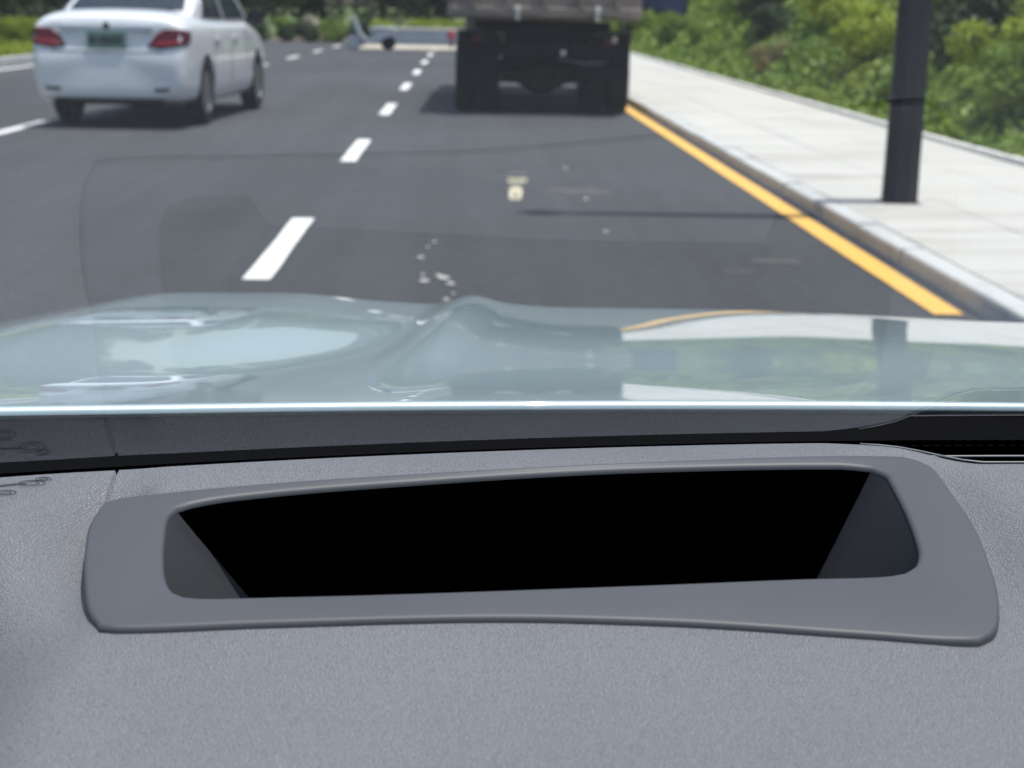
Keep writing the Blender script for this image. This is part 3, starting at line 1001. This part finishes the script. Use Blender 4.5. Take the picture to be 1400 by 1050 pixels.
# ------------------------------------------------------------------ dump truck
def truck():
    t = empty('dump_truck')
    WB = 1.24
    # local: y = 0 at the rear face of the rear tyres' centre, forward +y
    mb = MB()
    bedz0, bedz1 = 1.30, 2.45
    mb.box((0, 2.75, bedz0 + .06), (2.46, 5.9, .10))
    bed = mb.build('bed_floor', M['truck_bed'], t)
    for s in (-1, 1):
        mb = MB(); mb.box((s * 1.26, 2.75, (bedz0 + bedz1) / 2), (.07, 5.9, bedz1 - bedz0), bevel=.01)
        for k in range(7):
            mb.box((s * 1.325, .05 + k * .9, (bedz0 + bedz1) / 2), (.08, .11, bedz1 - bedz0 - .05), bevel=.01)
        mb.build('bed_side', M['truck_bed'], t)
    mb = MB(); mb.box((0, 5.66, 1.95), (2.4, .08, 1.3)); mb.build('bed_front', M['truck_bed'], t)
    # tailgate with ribs
    mb = MB(); mb.box((0, -.26, 1.90), (2.56, .07, 1.10), bevel=.01)
    tg = mb.build('tailgate', M['truck_bed'], t)
    for k in range(5):
        MB().box((-1.0 + k * .5, -.33, 1.90), (.09, .09, 1.00), bevel=.012).build('rib', M['truck_bed'], tg)
    MB().box((0, -.325, 1.41), (2.66, .10, .12), bevel=.015).build('bottom_rail', M['truck_bed'], tg)
    for x in (-.38, .72):
        mb = MB(); mb.box((x, -.40, 1.44), (.07, .05, .09), bevel=.015); mb.tube([(x, -.38, 1.40), (x, -.40, 1.30)], .022, 8)
        mb.build('latch', M['reflector'], tg)
    # chassis rails, cross members, rear beam
    for s in (-1, 1):
        mb = MB(); mb.box((s * .42, 3.2, 1.0), (.09, 6.8, .28), bevel=.006); mb.build('chassis_rail', M['truck_dark'], t)
        mb = MB()
        for q in range(5):
            mb.box((s * .50, .62, .76 - q * .022), (.09, 1.35 - q * .18, .018))
        mb.build('leaf_spring', M['truck_brown'], t)
        MB().box((s * .98, -.04, 1.13), (.44, .9, .05), bevel=.012).build('mudguard', M['truck_dark'], t)
        MB().box((s * .93, -.13, .80), (.56, .018, .60)).build('mud_flap', M['truck_dark'], t)
        lm = MB().box((s * .85, -.20, 1.03), (.36, .08, .14), bevel=.012).build('rear_light', M['truck_dark'], t)
        MB().box((s * .92, -.243, 1.03), (.16, .012, .10), bevel=.004).build('red_lens', M['taillight'], lm)
    MB().box((.98, -.245, 1.05), (.06, .012, .08)).build('amber_reflector', M['reflector'], t)
    mb = MB(); mb.box((0, -.16, .88), (2.30, .10, .16), bevel=.012); mb.build('rear_beam', M['truck_dark'], t)
    for x in (-.30, .30):
        MB().box((x, -.08, 1.02), (.10, .12, .26)).build('beam_bracket', M['truck_dark'], t)
    mb = MB(); mb.lathe([(-.05, .035), (-.09, .035)], 'Y', (.27, -.14, .86), 12); mb.build('tow_reflector', M['reflector'], t)
    mb = MB(); mb.box((0, -.02, 1.12), (.9, .12, .22), bevel=.01); mb.build('cross_member', M['truck_dark'], t)
    MB().box((0, .9, .98), (.8, .14, .22)).build('cross_member', M['truck_dark'], t)
    MB().box((0, .22, .82), (1.15, .04, .30)).build('rear_panel', M['truck_dark'], t)
    MB().box((0, .35, 1.20), (1.9, .5, .16)).build('subframe', M['truck_dark'], t)
    # axles with differential and dual wheels
    for ya in (.53, 1.88):
        ax = MB()
        ax.lathe([(-.80, .10), (-.35, .12), (-.22, .20), (-.10, .265), (.10, .265), (.22, .20), (.35, .12), (.80, .10)], 'X', (0, ya, .52), 20)
        ax.build('axle', M['truck_brown'], t, smooth=True, angle=50)
        for s in (-1, 1):
            for xo in (1.09, .76):
                wheel(t, (s * xo, ya, .515), .515, .295, 8, s, .52)
    for s in (-1, 1):
        wheel(t, (s * 1.02, 5.8, .515), .515, .30, 8, s, .52)
    # under-run panel in the gap, brake chambers
    for x in (-.52, .52):
        mb = MB(); mb.lathe([(-.10, .10), (.14, .10)], 'Y', (x, .16, .70), 14); mb.build('brake_chamber', M['truck_dark'], t)
    mb = MB(); mb.tube([(.2, -.1, .78), (.6, -.14, .72), (1.1, -.12, .74)], .012, 6); mb.build('air_hose', M['rail'], t)
    # tank boxes and cab
    for s in (-1, 1):
        MB().box((s * .95, 3.7, .75), (.5, 1.1, .6), bevel=.05).build('side_tank', M['truck_dark'], t)
    cabm = MB(); cabm.box((0, 6.75, 1.75), (2.4, 1.7, 2.0), bevel=.08); c = cabm.build('cab', M['truck_bed'], t)
    MB().box((0, 5.895, 2.2), (1.5, .02, .5)).build('rear_window', M['car_glass'], c)
    tag(t, 'dusty grey dump truck with dual rear wheels ahead in the lane', 'truck')
    return t
tr = truck()
tp = at_z(741, 156)
tr.location = (tp.x, tp.y, 0)
tr.rotation_euler = (0, 0, R(-0.8))

# ------------------------------------------------------------------ parked scooter and red marker at the road end
def scooter(loc):
    o = empty('scooter', loc)
    for y_, nm in ((-.55, 'front_wheel'), (.62, 'rear_wheel')):
        mb = MB(); mb.lathe([(-.05, .16), (-.055, .22), (0, .255), (.055, .22), (.05, .16)], 'Y', (y_, 0, .255), 24); mb.build(nm, M['white_plastic'] if y_ < 0 else M['tyre'], o, smooth=True)
    mb = MB()
    mb.prism([(-.62, 1.12), (-.50, 1.15), (-.30, .62), (-.12, .40), (.18, .36), (.22, .62), (.80, .74), (.92, .66), (.70, .50), (.30, .30), (-.20, .27), (-.40, .48), (-.52, .80)], -.16, .16, 'Y')
    mb.build('body', M['white_plastic'], o)
    mb = MB(); mb.box((.50, 0, .77), (.62, .26, .09), bevel=.03); mb.build('seat', M['white_plastic'], o)
    mb = MB(); mb.tube([(-.55, -.33, 1.16), (-.57, 0, 1.14), (-.55, .33, 1.16)], .02); mb.build('handlebar', M['white_plastic'], o)
    tag(o, 'white scooter parked side-on at the far end of the road', 'scooter')
    o.scale = (1.0, 1.0, 0.95)
sp = at_z(506, 68)
scooter((sp.x, sp.y, 0.0))
rm = at_z(617, 66)
o = empty('marker_post', (rm.x, rm.y, 0))
mb = MB(); mb.lathe([(0, .05), (.35, .045)], 'Z', n=12); mb.build('stem', M['post'], o)
mb = MB(); mb.lathe([(.30, .10), (.40, .14), (.52, .15), (.62, .09), (.65, .03)], 'Z', n=16); mb.build('head', M['red'], o, smooth=True)
tag(o, 'small round red marker post near the road end beside the truck', 'marker post')

# ------------------------------------------------------------------ dried drops on the asphalt
mb = MB()
drops = [(575, 352, .022), (580, 384, .028), (594, 331, .016), (607, 380, .034), (616, 388, .024), (610, 410, .018), (578, 376, .014), (600, 377, .02), (620, 402, .012), (585, 338, .012)]
for px, py, r in drops:
    p = at_z(px, py)
    mb.lathe([(0.002, r), (0.006, r * .8)], 'Z', (p.x, p.y, 0), 9)
for px, py, r in [(773, 230, .022), (801, 272, .022), (828, 317, .02)]:
    p = at_z(px, py)
    mb.lathe([(0.002, r), (0.006, r * .8)], 'Z', (p.x, p.y, 0), 9)
o = mb.build('plaster_drops', M['splash'])
tag(o, 'pale dried drops spilled on the asphalt in front of the hood', 'spill', kind='stuff')

# thin pale dust smears on the lane
for px, py, w_, l_ in ((1060, 358, .22, .10), (1010, 372, .14, .06), (790, 262, .30, .25), (700, 243, .35, .12)):
    p = at_z(px, py)
    mb = MB()
    ring = [mb.bm.verts.new((p.x + w_ * math.cos(a) * random.uniform(.6, 1.1), p.y + l_ * math.sin(a) * random.uniform(.5, 1.2), 0.0025)) for a in np.linspace(0, 6.2832, 25)[:-1]]
    mb.bm.faces.new(ring)
    mb.build('dust_smear', M['dust'], road)

# ------------------------------------------------------------------ our own car: dashboard, display well, windshield, hood
own = empty('passenger_car', (0.38, 0.0, 0.0))
tag(own, 'pale ice-blue car seen from its driver seat, grey dashboard under the windshield', 'car')
def own_link(o):
    """children are modelled in world metres; the parent stands at (0.38, 0, 0)"""
    o.location = o.location - Vector((0.38, 0, 0))
    return o

BASEZ = 1.208
def base_y(x):                       # plan curve of the windshield base
    return 0.800 - 0.19 * (np.asarray(x, float) - 0.38) ** 2
def margin(x):                       # gap between the dashboard's rear edge and the glass base
    return interp([-1, .19, .225, .27, 2], [.047, .047, .054, .084, .084])(x)
zprof = interp([.28, .33, .40, .47, .55, .70, .742, .78, .83], [1.02, 1.12, 1.172, 1.190, 1.203, 1.226, 1.2265, 1.221, 1.205])
def dash_plane(y):
    return 1.203 + 0.1533 * (y - .55)
def on_dash(px, py):
    d = ray(px, py)
    k = 0.1533
    # CAM.z + t dz = 1.203 + k (t dy - .55)
    t = (1.203 - k * .55 - CAM.z) / (d.z - k * d.y)
    return CAM + d * t

def resample(poly, n):
    p = np.array([(q.x, q.y) for q in poly])
    s = np.concatenate([[0], np.cumsum(np.linalg.norm(np.diff(p, axis=0), axis=1))])
    # smooth a little with hermite in both coordinates
    fx, fy = interp(s, p[:, 0]), interp(s, p[:, 1])
    u = np.linspace(0, s[-1], n + 1)[:-1]
    return np.stack([fx(u), fy(u)], -1)

def loop(sides, n=48):
    out = []
    for k, sd_ in enumerate(sides):
        pts = [on_dash(*q) for q in sd_] + [on_dash(*sides[(k + 1) % 4][0])]
        out.append(resample(pts, n))
    return np.concatenate(out)

OUT = [[(136, 865), (157, 867), (357, 860), (700, 852), (900, 857), (1186, 875), (1310, 883)],            # front
       [(1339, 883), (1358, 872), (1366, 848), (1357, 789), (1325, 714), (1279, 649), (1256, 636)],       # right
       [(1232, 630), (1180, 629), (900, 637), (500, 658), (321, 671), (190, 684)],                        # rear
       [(165, 687), (143, 694), (124, 720), (116, 760), (115, 800), (121, 842)]]                          # left
INN = [[(238, 815), (252, 821), (280, 823), (375, 821), (500, 818), (900, 804), (1100, 796), (1205, 793)],
       [(1236, 788), (1252, 776), (1254, 752), (1232, 694), (1212, 656)],
       [(1190, 645), (1150, 641), (900, 645), (500, 668), (307, 686), (258, 695)],
       [(243, 700), (231, 712), (226, 742), (225, 780), (230, 804)]]
NS = 48
lo_out, lo_in = loop(OUT, NS), loop(INN, NS)

def offset_loop(lp, d):
    """move a closed loop outwards by d"""
    a = np.roll(lp, -2, 0) - np.roll(lp, 2, 0)
    nrm = np.stack([a[:, 1], -a[:, 0]], -1)
    nrm /= np.linalg.norm(nrm, axis=1, keepdims=True) + 1e-12
    area = np.sum(lp[:, 0] * np.roll(lp[:, 1], -1) - np.roll(lp[:, 0], -1) * lp[:, 1])
    return lp + nrm * d * (1 if area > 0 else -1)

def ring3(lp, dz, base=dash_plane):
    return np.concatenate([lp, (base(lp[:, 1]) + dz)[:, None]], 1)

def dist_to_loop(X, Y, lp):
    d2 = np.full(X.shape, 1e9)
    k_ = np.arange(6)[:, None, None] / 6
    dense = (lp[None] * (1 - k_) + np.roll(lp, -1, 0)[None] * k_).reshape(-1, 2)
    for q in dense:
        d2 = np.minimum(d2, (X - q[0]) ** 2 + (Y - q[1]) ** 2)
    return np.sqrt(d2)

def inside(X, Y, lp):
    r = np.zeros(X.shape, bool)
    n_ = len(lp)
    for i in range(n_):
        x0, y0 = lp[i]; x1, y1 = lp[(i + 1) % n_]
        if y0 == y1: continue
        c = ((y0 > Y) != (y1 > Y)) & (X < (x1 - x0) * (Y - y0) / (y1 - y0) + x0)
        r ^= c
    return r

# dashboard skin
SEAM = on_dash(148, 668).x
xs = np.concatenate([np.linspace(-.75, SEAM - .0016, 110), [SEAM - .0009, SEAM - .0004, SEAM + .0004, SEAM + .0009], np.linspace(SEAM + .0016, .40, 190), np.linspace(.41, 1.5, 60)])
vs = np.linspace(0, 1, 190)
X, Vv = np.meshgrid(xs, vs)
Y = .28 + (base_y(X) - margin(X) - .28) * Vv
Z = zprof(Y)
ddp = None
dd = dist_to_loop(X, Y, lo_out)
ins = inside(X, Y, lo_out)
wb = np.where(ins, 1.0, np.exp(-(dd / .022) ** 2))
Z = Z * (1 - wb) + dash_plane(Y) * wb
dd = np.where(ins, 0.0, dd)
side_w = np.where(X < 0, 1.0, 0.75) * sstep(.525, .63, Y) * (1 - sstep(-.165, -.145, X) * sstep(.205, .19, X))
Z = Z - .0100 * np.exp(-(dd / .018) ** 2) * side_w + .0065 * np.exp(-((dd - .040) / .014) ** 2) * side_w * (~ins) * sstep(.68, .62, Y)
Z = Z - 9.0 * np.clip(-.145 - X, 0, .12) ** 2 * sstep(.66, .52, Y) - .35 * np.clip(-.27 - X, 0, 1) ** 1.5
# ridge running off to the right of the display
rdg = (X - .29) - (.70 - Y) * .55
Z = Z + .0035 * np.exp(-(rdg / .012) ** 2) * sstep(.22, .27, X) * sstep(.71, .67, Y)
Z = Z - .05 * sstep(.75, 1.4, X) ** 2
groove = np.abs(X - SEAM) < .0007
Z = Z - .0025 * groove * (Y > .66)
rim_in = offset_loop(lo_out, -.0045)
xc = (X[:-1, :-1] + X[1:, 1:]) / 2; yc = (Y[:-1, :-1] + Y[1:, 1:]) / 2
keep = ~inside(xc, yc, rim_in)
dash = own_link(grid_mesh('dashboard', np.stack([X, Y, Z], -1), M['dash'], own, keep))
# dashboard front face so that the shell is closed towards the seats
V = np.stack([np.stack([xs, np.full_like(xs, .28 - k * .01), Z[0] - k * .16], -1) for k in range(4)][::-1])
own_link(grid_mesh('dashboard_fascia', V, M['dash'], own))

# head-up display surround
def loops_mesh(name, loops, mat, parent, sel=None):
    n_ = len(loops[0])
    V = np.concatenate(loops)
    F = []
    for i in range(len(loops) - 1):
        for k in range(n_):
            if sel is not None and not sel(i, k): continue
            F.append((i * n_ + k, i * n_ + (k + 1) % n_, (i + 1) * n_ + (k + 1) % n_, (i + 1) * n_ + k))
    me = bpy.data.meshes.new(name)
    me.from_pydata(V.tolist(), [], F)
    bm = bmesh.new(); bm.from_mesh(me); bmesh.ops.recalc_face_normals(bm, faces=bm.faces)
    bmesh.ops.delete(bm, geom=[v for v in bm.verts if not v.link_faces], context='VERTS')
    bm.to_mesh(me); bm.free()
    me.shade_smooth(); me.set_sharp_from_angle(angle=R(60))
    me.materials.append(mat)
    return link(bpy.data.objects.new(name, me), parent)

H = .0030
loops = []
loops.append(ring3(offset_loop(lo_out, .0004), -.018))
for a in (0, 22, 45, 67, 90):
    r = .0022
    loops.append(ring3(offset_loop(lo_out, -(r * (1 - math.cos(R(a))))), H - r + r * math.sin(R(a))))
mid1 = lo_out * .55 + lo_in * .45
loops.append(ring3(mid1, H - .0002))
for a in (0, 25, 50, 75, 95):
    r = .0026
    loops.append(ring3(offset_loop(lo_in, r * (1 - math.sin(R(a)))), H - .0006 - r + r * math.cos(R(a))))
# bottom of the well
bl, br = at_y(392, 848, .688), at_y(1083, 818, .706)
zb = min(bl.z, br.z) - .012
bl_f, br_f = Vector((bl.x - .02, .590, zb)), Vector((br.x + .02, .590, zb))
def side_pts(a, b, n_):
    return np.array([[a[0] + (b[0] - a[0]) * i / n_, a[1] + (b[1] - a[1]) * i / n_, a[2] + (b[2] - a[2]) * i / n_] for i in range(n_)])
blb, brb = (bl.x, bl.y, zb), (br.x, br.y, zb)
bottom = np.concatenate([side_pts(bl_f, br_f, NS), side_pts(br_f, brb, NS), side_pts(brb, blb, NS), side_pts(blb, bl_f, NS)])
nl = len(loops)
surround = own_link(loops_mesh('display_surround', loops, M['bezel'], own))
wall_top = loops[-1]
kk = np.arange(4 * NS)
wr = (sstep(2 * NS - 1, 2 * NS + 10, kk) * sstep(3 * NS + 1, 3 * NS - 10, kk))[:, None]
drop_ = (wall_top * .84 + bottom * .16) * (1 - wr) + (wall_top + np.array([0, 0, -.016])) * wr
well = [wall_top, drop_, drop_ * .5 + bottom * .5, bottom]
rear = lambda i, k: 2 * NS <= k < 3 * NS
def shiftp(o):            # sub-part of the surround: same frame as its parent
    return o
loops_mesh('well_wall', well, M['well_side'], surround, lambda i, k: not rear(i, k))
loops_mesh('well_back', well, M['black_hole'], surround, rear)
mb = MB()
for p in (bl_f, br_f, Vector(brb), Vector(blb)):
    mb.bm.verts.new(p + Vector((0, 0, .0)))
mb.bm.faces.new(list(mb.bm.verts))
mb.build('well_floor', M['well_cover'], surround)

# defroster slot in the dashboard on the passenger side of the display
def dz_at(x, y):
    i = int(np.clip(np.searchsorted(xs, x), 1, len(xs) - 1))
    v_ = (y - .28) / (float(base_y(x) - margin(x)) - .28) * (len(vs) - 1)
    j = int(np.clip(round(v_), 0, len(vs) - 1))
    return float(Z[j, i])
sx = np.linspace(.205, .95, 60)
V = np.stack([np.stack([sx, base_y(sx) - margin(sx) + .001, np.full_like(sx, BASEZ - .004)], -1), np.stack([sx, base_y(sx) - .030, np.full_like(sx, BASEZ - .004)], -1)])
vent = own_link(grid_mesh('defroster_vent', V, M['black_hole'], own))
mb = MB(); mb.tube(list(zip(sx, base_y(sx) - .052, np.full_like(sx, BASEZ + .0125))), .0007, 6); mb.build('vent_bar', M['trim'], vent, smooth=True)
mb = MB(); mb.tube([(x_, float(base_y(x_) - margin(x_)) + .001, float(zprof(base_y(x_) - margin(x_))) + .0006) for x_ in np.linspace(.212, .95, 80)], .0006, 6); mb.build('vent_rim', M['trim'], vent, smooth=True)
for k in range(6):
    i = 14 + k * 8
    mb = MB(); mb.box((sx[i], float(base_y(sx[i])) - .066, BASEZ + .006), (.002, .030, .012)); mb.build('vent_slat', M['trim'], vent)

# cast shadow of the glass stamp, painted as dark marks on the skin (paired rings and short strokes)
stamp_shade = MB()
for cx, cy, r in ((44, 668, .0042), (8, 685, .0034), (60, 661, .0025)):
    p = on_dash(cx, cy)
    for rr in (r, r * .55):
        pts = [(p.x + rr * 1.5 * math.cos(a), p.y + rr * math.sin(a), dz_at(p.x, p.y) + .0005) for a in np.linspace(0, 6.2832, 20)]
        stamp_shade.tube(pts, .00018, 5)
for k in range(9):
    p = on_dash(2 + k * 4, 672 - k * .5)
    stamp_shade.box((p.x, p.y, dz_at(p.x, p.y) + .0005), (.0009, .0016, .0003))
stamp_shade.build('painted_stamp_shadow', M['stamp_shadow'], dash)

# windshield
TILT = R(26.0)
def wind(x, t):
    """t metres up the glass from its base"""
    x = np.asarray(x, float); t = np.asarray(t, float)
    by = 0.800 - 0.19 * (1 - .75 * sstep(0.02, .34, t)) * (x - .38) ** 2
    bow = .020 * (t / .9) ** 2
    y = by + .004 - t * math.cos(TILT) + bow * math.sin(TILT) - .02 * t * (x - .38) ** 2
    z = BASEZ - .002 + t * math.sin(TILT) - bow * math.cos(TILT) * 0 - .10 * t * (x - .38) ** 2
    return np.stack([x, y, z], -1)
gx = np.linspace(-.38, 1.14, 120)
gt = np.linspace(0, .86, 70)
GX, GT = np.meshgrid(gx, gt)
shield = own_link(grid_mesh('windshield', wind(GX, GT), M['glass'], own, flip=True))
# black printed band along the base, on the outer face
def t_at_ray(px, py):
    """distance up the glass where the line of sight crosses it"""
    d = ray(px, py)
    best = None
    for t in np.linspace(.0, .6, 1201):
        x = d.x / d.y * .75
        for _ in range(2):
            q = wind(x, t); x = d.x / d.y * q[1]
        e = q[2] - (CAM.z + d.z / d.y * q[1])
        if best is None or abs(e) < abs(best[0]): best = (e, t, x)
    return best[1], best[2]
tf = np.full_like(gx, .034)
def below(x, t, d):
    q = wind(x, t)
    return q + np.array([0, d * math.sin(TILT), d * math.cos(TILT)])
rows = [below(gx, tf * s, .0012) for s in np.linspace(-.8, 1, 8)]
own_link(grid_mesh('black_band', np.stack(rows), M['frit'], own, flip=True))
# dotted line of the seal
mb = MB()
for k in range(150):
    x = -.34 + k * .0062
    q = wind(x, .030); q2 = wind(x + .0038, .030)
    nn = Vector((0, -math.sin(TILT), -math.cos(TILT))) * .0012
    mb.tube([Vector(q) + nn, Vector(q2) + nn], .00018, 4)
own_link(mb.build('seal_stitching', M['thread'], own))
# rubber filler between glass and skin
V = np.stack([np.stack([gx, base_y(gx) - margin(gx) - .003, np.full_like(gx, BASEZ - .016)], -1), np.stack([gx, base_y(gx) + .02, np.full_like(gx, BASEZ - .010)], -1)])
own_link(grid_mesh('base_seal', V, M['black_hole'], own))

# head-up readout shown on the glass: a rounded tile with a dark mark, small figures above
tt, xx = t_at_ray(705, 259)
c0 = Vector(wind(xx, tt))
ux = Vector((1, 0, 0)); uy = Vector((0, -math.cos(TILT), math.sin(TILT))); un = Vector((0, -math.sin(TILT), -math.cos(TILT)))
PXM = c0.y / F_PX * 1.02                     # metres per photograph pixel at that place
FS = 1 / math.sin(TILT - R(6.7))             # the glass is seen obliquely
def hud_shape(name, pts, mat, lift):
    mb = MB()
    vs_ = [mb.bm.verts.new(c0 + ux * (a * PXM) + uy * (b * PXM * FS) + un * lift) for a, b in pts]
    mb.bm.faces.new(vs_)
    return mb.build(name, mat, readout)
readout = link(bpy.data.objects.new('display_readout', None), own)
own_link(readout)
def rrect(cx, cy, w, h, r, n_=5):
    o_ = []
    for qx, qy, a0 in ((1, 1, 0), (-1, 1, 90), (-1, -1, 180), (1, -1, 270)):
        for i in range(n_ + 1):
            a = R(a0 + 90 * i / n_)
            o_.append((cx + qx * (w / 2 - r) + r * math.cos(a), cy + qy * (h / 2 - r) + r * math.sin(a)))
    return o_
hud_shape('tile', rrect(0, 0, 16, 16, 4), M['hud_light'], .0010)
hud_shape('tile_mark', [(-2.4, 0), (-1.2, 4), (.2, 5.4), (1.6, 4), (2.2, 0), (1.4, -4.2), (-.2, -5.6), (-1.6, -4)], M['hud_mark'], .0014)
for a in (-9.5, -4.5, .5, 5.5, 10):
    hud_shape('figure', rrect(a, 17.0, 3.2, 4.5, 1.2), M['hud_light'], .0010)

# hood
LX0, LX1 = -.69, 1.46
sl_y = np.array([.98, 1.06, 1.12, 1.18, 1.25, 1.35, 1.45, 1.55, 1.65, 1.85, 2.00, 2.06, 2.09, 2.20, 2.42])
sl_s = np.array([9.2, 8.9, 8.4, 7.7, 6.9, 6.0, 6.2, 7.0, 7.5, 7.9, 8.3, 8.6, 18.0, 30.0, 50.0])
sl = interp(sl_y, sl_s)
yy = np.linspace(.98, 2.42, 700)
zz_ = -np.cumsum(np.tan(np.radians(sl(yy)))) * (yy[1] - yy[0])
zz_ += 1.165 - np.interp(1.066, yy, zz_)
hz = lambda y: np.interp(y, yy, zz_)
g_x = [-.74, -.70, -.655, -.55, -.41, -.25, -.123, -.052, .004, .058, .14, .37, .57, .78, 1.0, 1.25, 1.40, 1.48]
g_z = [-.17, -.085, -.036, -.008, .014, .015, .005, .002, .0145, .0035, -.001, -.002, -.008, -.016, -.020, -.030, -.07, -.16]
gfun = interp(g_x, g_z)
def hood_edge(x):
    return 1.066 - .175 * (np.asarray(x, float) - .38) ** 2
hx = np.concatenate([np.linspace(LX0 - .05, -.15, 110), np.linspace(-.145, .15, 110), np.linspace(.16, LX1, 120)])
hv = np.linspace(0, 1, 220)
HX, HV = np.meshgrid(hx, hv)
front_y = 2.42 - .30 * ((HX - .38) / 1.08) ** 4
HY = hood_edge(HX) + (front_y - hood_edge(HX)) * HV
fade = sstep(hood_edge(HX) - .02, hood_edge(HX) + .75, HY)
HXs = HX + .075 * np.clip(2.0 - HY, -.1, 1) * np.exp(-(HX / .25) ** 2)
HZ = hz(HY) + gfun(HXs) * (fade + (1 - fade) * sstep(-.50, -.62, HX))
# scooped channel left of the crease, deepening towards the rear
HZ = HZ - .010 * np.exp(-((HX + .13 + .25 * (1.45 - HY)) / .075) ** 2) * np.exp(-((HY - 1.42) / .22) ** 2)
lip = []
for a in (90, 70, 50, 30, 10):
    r = .005
    lip.append(np.stack([hx, HY[0] - r * math.sin(R(a)), HZ[0] - r * (1 - math.cos(R(a)))], -1))
hoodV = np.concatenate([np.stack(lip), np.stack([HX, HY, HZ], -1)])
hood = own_link(grid_mesh('hood', hoodV, M['hood'], own))
# cowl panel under the glass, nose and fender sides down to the sills, so that the hood is carried by a car
cw = np.linspace(-.42, 1.18, 90)
he = hood_edge(cw)
V = np.stack([np.stack([cw, base_y(cw) + o_, np.full_like(cw, z_)], -1) for o_, z_ in ((.006, BASEZ - .012), (.05, BASEZ - .018), (.12, BASEZ - .045))]
             + [np.stack([cw, he + o_, hz(he) + z_], -1) for o_, z_ in ((-.05, -.022), (-.002, -.0085), (.05, -.03))])
own_link(grid_mesh('cowl_panel', V, M['cowl'], own))
fr = hoodV[-1]
V = np.stack([fr, fr + np.array([0, .03, -.10]), fr * np.array([1, 1, 0]) + np.array([0, .07, .62]), fr * np.array([1, 1, 0]) + np.array([0, .04, .28])])
own_link(grid_mesh('front_bumper', V, M['hood'], own))
for s, col in ((-1, hoodV[:, 0]), (1, hoodV[:, -1])):
    V = np.stack([col, col + np.array([s * .02, 0, -.10]), col * np.array([1, 1, 0]) + np.array([s * .045, 0, .72]), col * np.array([1, 1, 0]) + np.array([s * .03, 0, .62])])
    own_link(grid_mesh('fender', V, M['hood'], own, flip=(s < 0)))
for s, x in ((-1, -.58), (1, 1.34)):
    wheel(own, (x - .38, 1.35, .35), .35, .235, 10, s)
